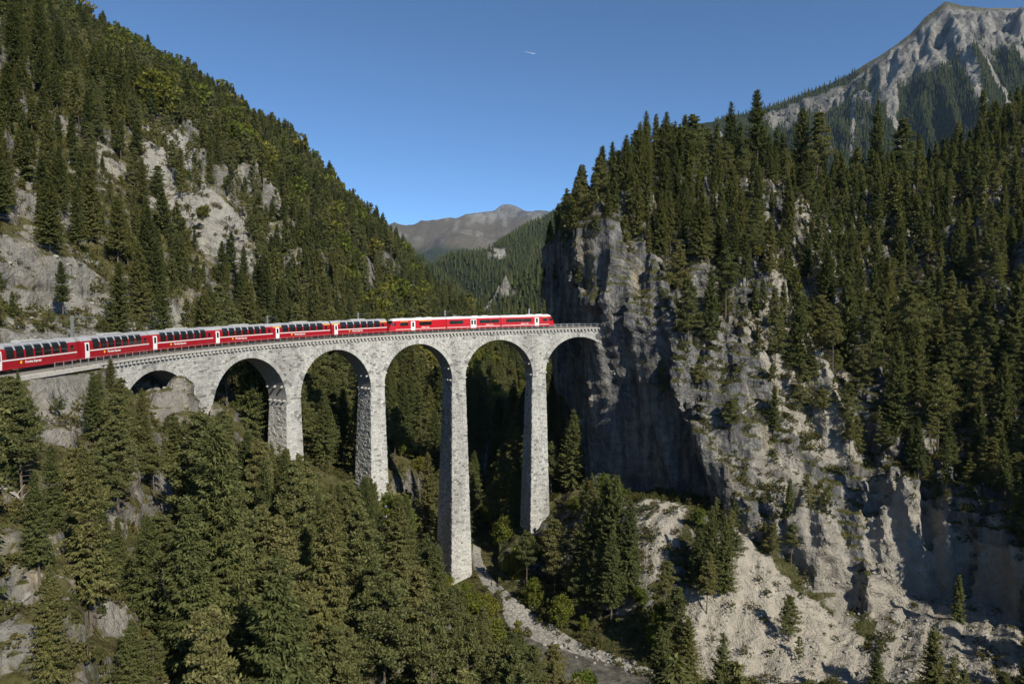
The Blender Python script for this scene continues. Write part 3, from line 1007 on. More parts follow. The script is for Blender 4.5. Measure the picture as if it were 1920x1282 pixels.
PROF = [(1.30, 0.42), (1.34, 0.95), (1.35, 1.72), (1.345, 2.35), (1.30, 2.72), (1.19, 3.05), (1.0, 3.33), (0.72, 3.55), (0.36, 3.66)]


def ring(prof, x): return [(x, -y, z) for y, z in prof] + [(x, y, z) for y, z in reversed(prof)]


def prof_at(prof, z):
    zs = [p[1] for p in prof]; return float(np.interp(z, zs, [p[0] for p in prof]))


def side_panel(prof, x0, x1, z0, z1, side, d=0.015, n=8):
    """curved panel that follows the side profile, standing d proud"""
    mb = MB(); vs = []
    for i in range(n + 1):
        z = z0 + (z1 - z0) * i / n; y = prof_at(prof, z)
        dz = 0.01; ny = 1.0; nz = -(prof_at(prof, z + dz) - prof_at(prof, z - dz)) / (2 * dz); l = math.hypot(ny, nz)
        for x, k in ((x0, -0.03), (x1, -0.03), (x1, d), (x0, d)):
            vs.append((x, side * (y + k * ny / l), z + k * nz / l))
    fs = []
    for i in range(n):
        for j in range(4): fs.append((i * 4 + j, i * 4 + (j + 1) % 4, i * 4 + 4 + (j + 1) % 4, i * 4 + 4 + j))
    fs += [(3, 2, 1, 0), tuple(n * 4 + j for j in range(4))]
    if side < 0: fs = [f[::-1] for f in fs]
    return mb.add(vs, fs)


def bogies(par, L):
    for x in (-L / 2 + 2.6, L / 2 - 2.6):
        b = MB().box((x - 1.3, -1.0, 0.25), (x + 1.3, 1.0, 0.62)).build('bogie', M['dark'], par, bevel=0.04)
        for dx in (-0.85, 0.85):
            for sy in (-1, 1):
                pts = [(x + dx, sy * 0.62, 0.36), (x + dx, sy * 0.76, 0.36)]
                MB().tube(pts, 0.36, 14).build('wheel', M['rail'], b)
    MB().box((-L / 2 + 5, -1.15, 0.3), (L / 2 - 5, 1.15, 0.7)).build('equipment_box', M['dark'], par, bevel=0.05)


def panorama(L, first=False):
    r = empty('panorama_coach')
    low = PROF[:6]; h = L / 2
    MB().add(*loft([ring(low, x) for x in (-h, h)])).build('body', M['red'], r)
    up = [(1.195, 3.0)] + [(y, z + 0.004) for y, z in PROF[5:]]
    MB().add(*loft([ring(up, -h + 0.02), ring(up, h - 0.02)])).build('roof', M['silver'], r)
    nw = 6 if first else 7
    a, b = -h + 2.25, h - (2.1 if first else 1.9)
    for side in (-1, 1):
        w = (b - a) / nw
        for i in range(nw):
            side_panel(PROF, a + i * w + 0.16, a + (i + 1) * w - 0.16, 1.78, 3.40, side).build('window', M['glass'], r)
            if i: side_panel(PROF, a + i * w - 0.15, a + i * w + 0.15, 2.78, 3.36, side, 0.012).build('pillar_cap', M['silver'], r)
        side_panel(PROF, b + 0.5, b + 1.1, 1.85, 2.65, side).build('window', M['glass'], r)
        d = side_panel(PROF, -h + 0.75, -h + 1.65, 0.50, 2.80, side, 0.02).build('door', M['white'], r)
        side_panel(PROF, -h + 0.98, -h + 1.42, 1.60, 2.60, side, 0.03).build('door_window', M['glass'], d)
        side_panel(PROF, -h + 1.75, h - 0.1, 1.52, 1.68, side, 0.018, 2).build('stripe', M['white'], r)
        if first:
            side_panel(PROF, -h + 0.1, -h + 2.2, 2.84, 2.97, side, 0.022, 2).build('first_class_stripe', M['yellow'], r)
            side_panel(PROF, b + 0.15, h - 0.1, 2.84, 2.97, side, 0.022, 2).build('first_class_stripe', M['yellow'], r)
    text_mesh('lettering', 'Bernina Express', 0.46, M['white'], r, (-0.9, -1.362, 1.02))
    e = MB()
    vs = []
    for i in range(16):
        an = i * math.pi / 8; rr = 0.22 if i % 2 == 0 else 0.13
        vs += [(-3.05 + rr * math.cos(an), -1.364, 1.18 + rr * math.sin(an))]
    e.add([(x, y, z) for x, y, z in vs] + [(x, y + 0.03, z) for x, y, z in vs], [tuple(range(16)), tuple(range(31, 15, -1))] + [(i, i + 16, (i + 1) % 16 + 16, (i + 1) % 16) for i in range(16)])
    e.build('emblem', M['yellow'], r)
    MB().box((-2.2, -0.62, 3.60), (2.0, 0.62, 3.86)).build('roof_unit', M['roof_unit'], r, bevel=0.07)
    for x in (-h + 2, h - 2.5): MB().box((x, -0.35, 3.62), (x + 0.9, 0.35, 3.74)).build('roof_vent', M['silver'], r, bevel=0.03)
    for x in (-h - 0.12, h + 0.12):
        MB().box((x - 0.13, -0.75, 0.75), (x + 0.13, 0.75, 3.0)).build('gangway_bellows', M['bellows'], r)
    bogies(r, L)
    return r


APROF = [(1.25, 0.40), (1.33, 0.62), (1.345, 1.6), (1.345, 2.75), (1.30, 3.12), (1.12, 3.40), (0.78, 3.56), (0.35, 3.62)]


def railcar(L, nose, variant):
    r = empty('railcar')
    h = L / 2
    low = APROF[:5]
    xs = [-h, h]
    def nosecut(p, k): return [(y * k[0], z if z < k[1] else k[1] + (z - k[1]) * 0.05) for y, z in p]
    K = [(0.0, (1, 9)), (0.55, (0.97, 3.05)), (1.15, (0.90, 2.35)), (1.6, (0.78, 1.45)), (1.75, (0.70, 1.2))]
    secs = []
    if nose == -1: secs = [ring(nosecut(low, k), -h + 1.75 - x) for x, k in reversed(K)] + [ring(low, h)]
    elif nose == 1: secs = [ring(low, -h)] + [ring(nosecut(low, k), h - 1.75 + x) for x, k in K]
    else: secs = [ring(low, -h), ring(low, h)]
    MB().add(*loft(secs)).build('body', M['bright_red'], r)
    if nose:
        ws = []
        for x, k in K[:3]:
            q = [(y * 1.012, z) for y, z in nosecut(low, k)]
            top = q[-1]; side = [p for p in q if p[1] > 1.75 * (1 if k[1] > 2 else 1)] or [q[-1]]
            yb = prof_at(q, 1.9)
            pts = [(-yb, 1.9), (-yb * 0.99, min(k[1], 2.6) if k[1] < 9 else 2.7), (-top[0] * 0.93, top[1] + 0.02), (top[0] * 0.93, top[1] + 0.02), (yb * 0.99, min(k[1], 2.6) if k[1] < 9 else 2.7), (yb, 1.9)]
            xx = (-h + 1.75 - x) if nose < 0 else (h - 1.75 + x)
            ws.append([(xx + 0.03 * nose, y, z) for y, z in pts])
        MB().add(*loft(ws[1:])).build('windscreen', M['glass'], r)
        side_x = (-h + 1.0, -h + 1.75) if nose < 0 else (h - 1.75, h - 1.1)
        for sd in (-1, 1):
            side_panel(APROF, side_x[0] + 0.35 if nose < 0 else side_x[0] + 0.1, side_x[1], 1.85, 2.6, sd).build('cab_window', M['glass'], r)
            MB().tube([(nose * (h - 0.20), sd * 0.62, 1.12), (nose * (h - 0.02), sd * 0.62, 1.10)], 0.11, 10).build('headlight', M['white'], r)
    a, b = (-h + (1.5 if nose < 0 else 0.02)), (h - (1.5 if nose > 0 else 0.02))
    up = [(1.305, 3.08)] + [(y, z + 0.004) for y, z in APROF[4:]]
    rs = [ring(up, a), ring(up, b)]
    tip = [(y * 0.9, 3.05 + (z - 3.05) * 0.15) for y, z in up]
    if nose < 0: rs = [ring(tip, a - 0.7)] + rs
    if nose > 0: rs = rs + [ring(tip, b + 0.7)]
    MB().add(*loft(rs)).build('roof', M['white'], r)
    dx = {0: -1.6, 1: -0.6, 2: 2.6}[variant]
    for sd in (-1, 1):
        for x in ([dx] if variant != 1 else [dx, dx + 0.85]):
            d = side_panel(APROF, x - (0.62 if variant != 1 else 0.42), x + (0.62 if variant != 1 else 0.41), 0.55, 2.85, sd, 0.02).build('door', M['white'], r)
            side_panel(APROF, x - 0.26, x + 0.26, 1.45, 2.6, sd, 0.03).build('door_window', M['glass'], d)
        wins = {0: [(-h + 3.0, -3.0), (0.2, 3.8)], 1: [(-h + 0.9, -3.2), (1.6, 4.9), (5.0, h - 0.5)], 2: [(-h + 1.5, -1.6), (-1.5, 1.0), (4.4, h - 2.2)]}[variant]
        for x0, x1 in wins:
            side_panel(APROF, x0, x1, 1.72, 2.62, sd).build('window', M['glass'], r)
            if variant == 0 or (variant == 2 and x0 > 4): side_panel(APROF, x0, x1, 2.80, 2.88, sd, 0.02, 2).build('first_class_stripe', M['yellow'], r)
        side_panel(APROF, a + 0.2, dx - 0.7, 0.86, 0.97, sd, 0.02, 2).build('stripe', M['white'], r)
        side_panel(APROF, dx + (1.4 if variant == 1 else 0.7), b - 0.2, 0.86, 0.97, sd, 0.02, 2).build('stripe', M['white'], r)
    text_mesh('lettering', 'Rhätische Bahn', 0.36, M['white'], r, ({0: 1.9, 1: 4.6, 2: -1.0}[variant], -1.362, 1.16), 0.1)
    for x in (-4.2, 0.6, 3.5): MB().box((x - 0.9, -0.7, 3.56), (x + 0.9, 0.7, 3.74)).build('roof_unit', M['white'] if x > 0 else M['silver'], r, bevel=0.06)
    if variant == 1:
        pg = MB()
        pg.tube([(-5.6, 0, 3.6), (-4.4, 0, 3.98), (-5.5, 0, 4.2)], 0.05, 5)
        pg.box((-5.6, -0.7, 4.18), (-5.35, 0.7, 4.24))
        pg.build('pantograph', M['steel'], r)
    if nose >= 0 and variant: MB().box((-h - 0.25, -0.75, 0.8), (-h + 0.02, 0.75, 3.0)).build('gangway_bellows', M['bellows'], r)
    bogies(r, L)
    return r


def s_of_px(px):
    ss = np.linspace(-0.75, 1.6, 4000)
    x = [project((track(s)[0], track(s)[1], track(s)[2] + 1.8))[0] for s in ss]
    return float(np.interp(px, x, ss))


EDGES = [133, 269, 388.5, 503.5, 612.5, 722.5]
SE = [s_of_px(e) for e in EDGES]
S1 = SE[0] - 16.9 / RC
spans = [(S1, SE[0])] + list(zip(SE[:-1], SE[1:]))
ALL = [s_of_px(e) for e in (724.5, 832.5, 935.5, 1037)]
PL = ['dark red panorama coach cut off by the left edge of the picture', 'dark red panorama coach beside the rock wall, second from the left edge',
      'dark red panorama coach above the first small arch, third from the left edge', 'dark red panorama coach above the second arch with a white roof unit and lettering',
      'dark red panorama coach with yellow first class stripes, farther from the bright red railcars', 'dark red panorama coach with yellow first class stripes, coupled to the bright red railcars']


def place_car(r, s0, s1):
    x0, y0, z0, _ = track(s0); x1, y1, z1, _ = track(s1)
    r.location = ((x0 + x1) / 2, (y0 + y1) / 2, (z0 + z1) / 2 + 0.38)
    d = math.hypot(x1 - x0, y1 - y0)
    r.rotation_euler = (0, -math.atan2(z1 - z0, d), math.atan2(y1 - y0, x1 - x0))


def clen(s0, s1):
    a, b = track(s0), track(s1); return math.hypot(a[0] - b[0], a[1] - b[1])


pan = panorama(np.mean([clen(*s) for s in spans[:4]]) - 0.5)
pan1 = panorama(np.mean([clen(*s) for s in spans[4:]]) - 0.5, True)
for i, sp in enumerate(spans):
    src = pan if i < 4 else pan1
    o = src if i in (0, 4) else copy_tree(src)
    place_car(o, *sp)
    tag(o, PL[i], 'train coach', 'coaches of the red train')
RLAB = ['bright red railcar with sloping cab at its left end, next to the dark red coaches', 'bright red middle railcar with a white double door and pantograph', 'bright red leading railcar with its cab nearest the cliff']
for i in range(3):
    r = railcar(clen(ALL[i], ALL[i + 1]) - 0.3, (-1, 0, 1)[i], i)
    place_car(r, ALL[i], ALL[i + 1])
    tag(r, RLAB[i], 'railcar', 'railcars of the red train')

# ------------------------------------------------------------------ catenary masts and wire
mast_px = [(173, 7.0, 2.6, 'galvanised mast with a long arm beside the rock wall at the left'), (520, 5.6, 2.2, 'short mast behind the first coach with yellow stripes'),
           (685, 5.6, 2.2, 'short mast behind the second coach with yellow stripes'), (844, 5.6, 2.2, 'short mast behind the middle railcar'), (999, 5.6, 2.2, 'short mast behind the leading railcar')]
for px, hh, al, lab in mast_px:
    s = s_of_px(px)
    x, y, z, h = track(s, 3.05)
    m = empty('catenary_mast', (x, y, z), -h); tag(m, lab, 'mast', 'overhead line masts')
    MB().box((-0.17, -0.17, -0.3), (0.17, 0.17, hh)).build('pole', M['steel'], m)
    MB().tube([(0, 0, hh - 0.25), (3.0 + (0.6 if hh > 6 else 0), 0, hh - 0.25)], 0.05, 6).build('arm', M['steel'], m)
    MB().tube([(0, 0, hh - 1.6), (2.2, 0, hh - 0.3)], 0.035, 5).build('stay', M['steel'], m)
wire = []
for i in range(161):
    s = -0.7 + 2.3 * i / 160
    x, y, z, h = track(s); wire.append((x, y, z + 5.15))
tag(MB().tube(wire, 0.022, 4).build('contact_wire', M['dark']), 'thin dark overhead contact wire running above the train to the cliff', 'overhead wire')
# ------------------------------------------------------------------ tree prototypes
def foliage(name, c0, c1, c2, transl=0.25, islands=(0.55, 1.35)):
    m = bpy.data.materials.new(name); m.use_nodes = True
    t = NT.__new__(NT); t.m = m; t.t = m.node_tree; t.n = t.t.nodes
    t.b = t.n['Principled BSDF']
    oi = t.node('ShaderNodeObjectInfo')
    c = t.ramp(oi.outputs['Random'], [(0.0, c0), (0.5, c1), (1.0, c2)])
    g = t.node('ShaderNodeNewGeometry')
    c = t.mix(1.0, c, t.ramp(g.outputs['Random Per Island'], [(0.0, (islands[0],) * 3), (1.0, (islands[1],) * 3)]), 'MULTIPLY')
    d = t.node('ShaderNodeBsdfDiffuse'); tr = t.node('ShaderNodeBsdfTranslucent'); mx = t.node('ShaderNodeMixShader')
    mx.inputs[0].default_value = transl
    t.lk(c, d.inputs[0]); t.lk(t.mix(1.0, c, (1.15, 1.2, 0.55), 'MULTIPLY'), tr.inputs[0])
    t.lk(d.outputs[0], mx.inputs[1]); t.lk(tr.outputs[0], mx.inputs[2])
    t.n.remove(t.b)
    t.lk(mx.outputs[0], t.n['Material Output'].inputs[0])
    return m


M['spruce'] = foliage('spruce_needles', (0.092, 0.108, 0.042), (0.124, 0.136, 0.051), (0.170, 0.164, 0.064), 0.38)
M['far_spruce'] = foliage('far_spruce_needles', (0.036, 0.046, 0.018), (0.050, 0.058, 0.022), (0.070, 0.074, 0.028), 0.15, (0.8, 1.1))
M['pine'] = foliage('pine_needles', (0.120, 0.133, 0.054), (0.156, 0.162, 0.066), (0.200, 0.188, 0.078), 0.38)
M['leaf'] = foliage('broad_leaves', (0.110, 0.140, 0.028), (0.155, 0.165, 0.034), (0.210, 0.185, 0.045), 0.42)
M['shrub'] = foliage('shrub_leaves', (0.066, 0.078, 0.026), (0.105, 0.105, 0.036), (0.165, 0.140, 0.058), 0.32)
M['bark'] = plain('grey_brown_bark', (0.135, 0.11, 0.09), 0.95, spec=0.1, var=0.4, scale=4)
M['pale_bark'] = plain('pale_dead_wood', (0.36, 0.33, 0.29), 0.95, spec=0.1, var=0.3, scale=4)


def diamonds(C, A, B):
    """kite faces: centres C, long half axes A, short half axes B"""
    V = np.stack([C - A, C - 0.15 * A + B, C + A, C - 0.15 * A - B], 1).reshape(-1, 3)
    return V


def unit(v): return v / (np.linalg.norm(v, axis=-1, keepdims=True) + 1e-9)


def spruce_geo(seed, H=22.0, dens=1.0, big=1.0, bare=0.06, wide=0.155, gap=0.0):
    r = np.random.default_rng(seed)
    nl = int(58 * dens ** 0.5)
    Cs, As, Bs = [], [], []
    br = []
    z0 = bare * H
    for i in range(nl):
        t = (i + 0.5 * r.random()) / nl
        z = z0 + (H * 0.985 - z0) * t ** 0.93
        tt = (z - z0) / (H - z0)
        if r.random() < gap: continue
        L0 = wide * H * (1 - tt) ** 0.85 * (0.55 + 0.45 * min(1, tt * 7 + 0.35)) + 0.25
        nb = max(4, int((5 + 4 * (1 - tt)) * dens ** 0.4))
        a0 = r.random() * 6.28
        for k in range(nb):
            L = L0 * (0.62 + 0.5 * r.random())
            if r.random() < 0.06: L *= 1.25
            az = a0 + k * 6.283 / nb + r.normal() * 0.25
            sl = 0.35 - 0.95 * (1 - tt) + r.normal() * 0.12
            br.append((z + r.normal() * 0.12, az, L, sl))
    br = np.array(br)
    st = max(3, int(16 * dens ** 0.5))
    for j in range(st):
        u = (j + 0.6 * r.random(len(br)) + 0.25) / st
        z, az, L, sl = br.T
        keep = r.random(len(br)) < 0.35 + 0.75 * np.minimum(1, L / 1.6)
        rad = np.stack([np.cos(az), np.sin(az), 0 * az], 1)
        lat = np.stack([-np.sin(az), np.cos(az), 0 * az], 1)
        zz = z + L * (sl * u + 0.42 * u * u)
        P0 = rad * (L * u)[:, None]; P0[:, 2] = zz
        for side in (-1, 1, 0):
            k = keep & (r.random(len(br)) < (0.9 if side else 0.75))
            n = k.sum()
            w = (0.175 + 0.14 * (1 - u[k])) * np.minimum(1.0, 0.45 + L[k] / 3) * big
            d = rad[k] * 0.75 + lat[k] * (0.85 * side) + r.normal(size=(n, 3)) * 0.22
            d[:, 2] += (sl[k] * 0.6 - 0.15 - (0.65 if side == 0 else 0.12))
            d = unit(d)
            nn = unit(np.stack([0 * w, 0 * w, 1 + 0 * w], 1) + r.normal(size=(n, 3)) * 0.45)
            b = unit(np.cross(d, nn))
            ln = w * (0.95 + 0.5 * r.random(n))
            Cs.append(P0[k] + d * (ln * 0.75)[:, None] + r.normal(size=(n, 3)) * 0.07)
            As.append(d * ln[:, None]); Bs.append(b * (w * 0.42)[:, None])
    # leader
    n = 10
    Cs.append(np.stack([0 * np.arange(n), 0 * np.arange(n), H * (0.955 + 0.005 * np.arange(n))], 1).astype(float)); d = unit(r.normal(size=(n, 3)) * 0.5 + [0, 0, 0.9])
    As.append(d * 0.35); Bs.append(unit(np.cross(d, r.normal(size=(n, 3)))) * 0.13)
    return diamonds(np.concatenate(Cs), np.concatenate(As), np.concatenate(Bs))


def clump_geo(seed, centres, radii, n_per, size, up=0.5, flat=0.5):
    r = np.random.default_rng(seed)
    C = np.repeat(centres, n_per, 0); R = np.repeat(radii, n_per)
    d = unit(r.normal(size=C.shape)); rr = r.random(len(C)) ** 0.45
    off = d * (rr * R)[:, None]; off[:, 2] *= flat
    a = unit(d * 0.9 + r.normal(size=C.shape) * 0.7 + np.array([0, 0, up]))
    b = unit(np.cross(a, r.normal(size=C.shape)))
    s = size * (0.65 + 0.7 * r.random(len(C)))
    return diamonds(C + off, a * s[:, None], b * (s * 0.48)[:, None])


def pine_geo(seed, H=18.0, dens=1.0, big=1.0, bare=0.3, wide=0.17):
    r = np.random.default_rng(seed)
    nb = int(52 * dens ** 0.5)
    z = H * (bare + (0.97 - bare) * (np.arange(nb) + r.random(nb)) / nb)
    tt = (z / H - bare) / (1 - bare)
    L = wide * H * (np.minimum(1, tt * 3.5 + 0.45) * (1 - tt) ** 0.80) * (0.55 + 0.6 * r.random(nb)) + 0.3
    az = np.arange(nb) * 2.4 + r.normal(size=nb) * 0.4
    rise = (0.1 + 0.45 * tt + 0.1 * r.normal(size=nb)) * L
    tips = np.stack([np.cos(az) * L, np.sin(az) * L, z + rise], 1)
    root = np.stack([0 * z, 0 * z, z], 1)
    cs, rs = [], []
    for u in (1.0, 0.68, 0.38):
        k = r.random(nb) < (1.0 if u > 0.9 else 0.8)
        cs.append((root + (tips - root) * u + r.normal(size=(nb, 3)) * 0.25)[k]); rs.append((0.36 + 0.27 * L * (0.8 if u > 0.9 else 0.7))[k] * (0.8 + 0.3 * r.random(k.sum())))
    cs.append(np.array([[0, 0, H * 0.96], [0.1, 0, H * 0.985]])); rs.append(np.array([0.6, 0.4]))
    V = clump_geo(seed + 5, np.concatenate(cs), np.concatenate(rs), max(6, int(90 * dens)), 0.18 * big, 0.45, 0.55)
    return V, [(root[i], tips[i]) for i in range(0, nb, 2)]


def leafy_geo(seed, H=9.0, dens=1.0, big=1.0, wide=0.38, low=0.15):
    r = np.random.default_rng(seed)
    n = int(46 * dens ** 0.5)
    d = unit(r.normal(size=(n, 3))); rr = r.random(n) ** 0.4
    c = d * rr[:, None] * np.array([wide * H, wide * H, H * (1 - low) * 0.46]); c[:, 2] += H * (low + (1 - low) * 0.48)
    c[:, :2] *= (1.15 - 0.55 * (c[:, 2:3] / H))
    rad = H * 0.10 * (0.7 + 0.7 * r.random(n))
    return clump_geo(seed + 3, c, rad, max(8, int(44 * dens)), 0.028 * H * big + 0.04, 0.2, 0.8), c


def trunk_mb(H, r0, bare=False, seed=0, branches=()):
    r = random.Random(seed); mb = MB()
    pts = [(r.uniform(-1, 1) * 0.012 * H * i / 5, r.uniform(-1, 1) * 0.012 * H * i / 5, -0.9 + (H * 0.97 + 0.9) * i / 5) for i in range(6)]
    mb.tube(pts, r0, 7, 0.03)
    for a, b in branches:
        mb.tube([a, (Vector(a) * 0.5 + Vector(b) * 0.5) + Vector((0, 0, -0.1)), b], 0.06, 4, 0.02, False)
    return mb


def tri_mesh(name, mb, V, mats):
    """one mesh of trunk (material 0) and kite leaves (material 1)"""
    n = len(mb.v)
    me = bpy.data.meshes.new(name)
    lv = [tuple(x) for x in V.tolist()]
    k = len(lv) // 4
    me.from_pydata(mb.v + lv, [], mb.f + [(n + 4 * i, n + 4 * i + 1, n + 4 * i + 2, n + 4 * i + 3) for i in range(k)])
    mi = np.ones(len(me.polygons), np.int32); mi[:len(mb.f)] = 0
    me.polygons.foreach_set('material_index', mi)
    for m in mats: me.materials.append(m)
    return me


def leaf_mesh(name, V, mat):
    Q = np.arange(len(V)).reshape(-1, 4)
    me = mesh_np(name, V, Q); me.materials.append(mat)
    return me


# prototypes: kind -> list of (height, trunk mesh, crown mesh, joined mesh for masses)
PROTO = {'spruce': [], 'pine': [], 'leaf': [], 'shrub': []}
for i, (H, wide, bare, gap) in enumerate(((22, 0.185, 0.05, 0.04), (22, 0.15, 0.10, 0.08), (22, 0.215, 0.06, 0.06), (22, 0.135, 0.24, 0.12), (22, 0.175, 0.16, 0.10), (22, 0.20, 0.10, 0.14), (22, 0.16, 0.32, 0.10))):
    V = spruce_geo(100 + i, H, 1.0, 1.0, bare, wide, gap)
    tb = trunk_mb(H, 0.24, seed=i, branches=[((0, 0, z), (1.6 * math.cos(z * 9), 1.6 * math.sin(z * 9), z - 0.5)) for z in np.linspace(1.5, H * bare + 3, 9)])
    Vl = spruce_geo(100 + i, H, 0.20, 2.7, bare, wide, gap)
    PROTO['spruce'].append((H, tb.build('trunk', M['bark']), leaf_mesh('spruce_crown', V, M['spruce']), tri_mesh('spruce_mass', trunk_mb(H, 0.24, seed=i), Vl, (M['bark'], M['spruce']))))
for i, (H, wide, bare) in enumerate(((18, 0.20, 0.22), (18, 0.19, 0.40), (18, 0.24, 0.16), (18, 0.17, 0.32), (18, 0.22, 0.48), (18, 0.21, 0.28))):
    V, brs = pine_geo(200 + i, H, 1.0, 1.0, bare, wide)
    Vl, _ = pine_geo(200 + i, H, 0.24, 2.3, bare, wide)
    PROTO['pine'].append((H, trunk_mb(H, 0.20, seed=20 + i, branches=[(tuple(a), tuple(b)) for a, b in brs] + [((0, 0, z), (1.5 * math.cos(z * 7), 1.5 * math.sin(z * 7), z + 0.1)) for z in np.linspace(2, H * bare, 7)]).build('trunk', M['bark']),
                          leaf_mesh('pine_crown', V, M['pine']), tri_mesh('pine_mass', trunk_mb(H, 0.20, seed=20 + i), Vl, (M['bark'], M['pine']))))
for kind, H, wid, low in (('leaf', 9.0, (0.34, 0.28, 0.40), 0.12), ('shrub', 2.2, (0.5, 0.7, 0.6), 0.0)):
    for i, w in enumerate(wid):
        V, c = leafy_geo(300 + i + 10 * (kind == 'shrub'), H, 1.0 if kind == 'leaf' else 0.5, 1.0 if kind == 'leaf' else 1.5, w, low)
        Vl, _ = leafy_geo(300 + i + 10 * (kind == 'shrub'), H, 0.36 if kind == 'leaf' else 0.2, 1.7 if kind == 'leaf' else 2.4, w, low)
        br = [((0, 0, H * 0.25), tuple(x)) for x in c[::4]]
        PROTO[kind].append((H, trunk_mb(H * 0.7, 0.014 * H, seed=40 + i, branches=br).build('trunk' if kind == 'leaf' else 'stem', M['bark']),
                            leaf_mesh(kind + '_crown', V, M[kind]), tri_mesh(kind + '_mass', trunk_mb(H * 0.7, 0.014 * H, seed=40 + i), Vl, (M['bark'], M[kind]))))
for k in PROTO:                      # the trunks were linked while building: keep their meshes only
    L = []
    for H, tr, cr, ms in PROTO[k]:
        me = tr.data; bpy.data.objects.remove(tr); L.append((H, me, cr, ms))
    PROTO[k] = L

# ------------------------------------------------------------------ where trees stand
def face_samples(V, Q, n, rng, tri_min_nz=0.0):
    A, B, C, D = V[Q[:, 0]], V[Q[:, 1]], V[Q[:, 2]], V[Q[:, 3]]
    N = np.cross(C - A, D - B); ar = np.linalg.norm(N, axis=1); N = N / (ar[:, None] + 1e-9)
    w = np.clip(N[:, 2], 0, 1) * ar
    w = np.where(N[:, 2] > tri_min_nz, w, 0)
    cdf = np.cumsum(w); i = np.searchsorted(cdf, rng.random(n) * cdf[-1])
    i = np.clip(i, 0, len(Q) - 1)
    s, t = rng.random(n)[:, None], rng.random(n)[:, None]
    Pp = (A[i] * (1 - s) + B[i] * s) * (1 - t) + (D[i] * (1 - s) + C[i] * s) * t
    return Pp, N[i]


def thin(Pp, rad, order=None):
    """keep points at least about rad apart (rad may be an array)"""
    cell = {}
    keep = np.zeros(len(Pp), bool)
    rad = np.broadcast_to(rad, (len(Pp),))
    c = 6.5
    for i in range(len(Pp)):
        x, y, z, r = Pp[i, 0], Pp[i, 1], Pp[i, 2] * 0.7, rad[i]
        gx, gy = int(x // c), int(y // c)
        ok = True
        for a in (-1, 0, 1):
            for b in (-1, 0, 1):
                for (qx, qy, qz, qr) in cell.get((gx + a, gy + b), ()):
                    if (qx - x) ** 2 + (qy - y) ** 2 + (qz - z) ** 2 < (0.5 * (r + qr)) ** 2: ok = False; break
                if not ok: break
            if not ok: break
        if ok:
            cell.setdefault((gx, gy), []).append((x, y, z, r)); keep[i] = True
    return keep


BARE = [  # bare rock in the photograph: (outline in picture points, nearest and farthest distance, share of trees kept)
    ([(262, 245), (340, 250), (365, 330), (450, 395), (485, 500), (440, 515), (385, 470), (330, 400), (275, 380)], 200, 330, 0.10),
    ([(0, 420), (90, 440), (200, 500), (380, 580), (380, 625), (0, 650)], 80, 190, 0.06),
    ([(0, 270), (110, 310), (230, 430), (210, 520), (0, 440)], 90, 230, 0.45),
    ([(0, 170), (130, 230), (240, 380), (240, 450), (0, 300)], 100, 300, 0.7),
    ([(150, 280), (210, 270), (240, 330), (190, 350)], 150, 330, 0.2),
    ([(480, 290), (545, 290), (560, 400), (510, 400)], 250, 450, 0.2),
    ([(40, 690), (165, 690), (185, 800), (130, 850), (60, 830)], 60, 140, 0.05),
    ([(272, 690), (345, 690), (345, 760), (300, 790), (272, 760)], 60, 140, 0.12),
    ([(258, 760), (350, 760), (365, 790), (320, 900), (350, 1000), (290, 960), (255, 800)], 60, 140, 0.5),
    ([(0, 720), (260, 720), (270, 1000), (240, 1282), (0, 1282)], 30, 120, 0.7),
    ([(1420, 350), (1500, 370), (1600, 600), (1560, 640), (1450, 500)], 150, 300, 0.12),
    ([(1340, 560), (1480, 560), (1600, 700), (1640, 900), (1560, 930), (1440, 800), (1380, 660)], 120, 240, 0.06),
    ([(1180, 940), (1290, 940), (1290, 1100), (1150, 1150)], 120, 190, 0.05),
    ([(1385, 830), (1480, 830), (1640, 1190), (1560, 1200), (1380, 1010)], 100, 200, 0.10),
    ([(1290, 1090), (1385, 1000), (1600, 1180), (1640, 1282), (1280, 1282)], 90, 170, 0.015),
    ([(1560, 850), (1680, 850), (1760, 960), (1920, 1040), (1920, 1282), (1560, 1282)], 60, 200, 0.02),
    ([(1640, 560), (1720, 600), (1650, 860), (1590, 860)], 120, 260, 0.3),
]
TOPX = [-200, 0, 30, 60, 190, 230, 380, 430, 480, 560, 620, 700, 760, 800, 830, 880, 905, 960, 1000, 1060, 1085, 1150, 1190, 1240, 1300, 1340, 1400]
TOPY = [720, 705, 690, 705, 690, 705, 770, 765, 815, 845, 905, 890, 925, 985, 1060, 1090, 1000, 985, 985, 955, 890, 880, 925, 960, 950, 930, 940]
PATH = [(-10.5, 207), (-10, 197), (-8, 187), (-4.2, 175), (0, 165), (4.7, 156), (10, 148.5), (17, 141), (27, 132)]

Pn, Nn = face_samples(VL, QL, 60000, RNG, 0.34)
Pr, Nr = face_samples(VR, QR, 46000, RNG, 0.36)
Pc, Nc = face_samples(VR, QR, 150000, RNG, 0.14)
cx_, cy_, cd_ = project(Pc)
k = (inpoly(cx_, cy_, [(1015, 330), (1130, 330), (1150, 480), (1030, 480)]) & (cd_ < 300)) | (inpoly(cx_, cy_, [(1090, 400), (1420, 390), (1430, 720), (1390, 760), (1250, 640), (1140, 470)]) | (inpoly(cx_, cy_, [(1140, 600), (1420, 640), (1420, 800), (1330, 740)]) & (RNG.random(len(Pc)) < 0.4)) | (inpoly(cx_, cy_, [(1420, 380), (1640, 380), (1760, 700), (1700, 860), (1560, 860), (1430, 720)]) & (RNG.random(len(Pc)) < 0.45))) & (cd_ < 245) & (Nc[:, 2] < 0.62)
Pc, Nc = Pc[k], Nc[k]
S_ = np.concatenate([Pn, Pr, Pc]); N_ = np.concatenate([Nn, Nr, Nc])
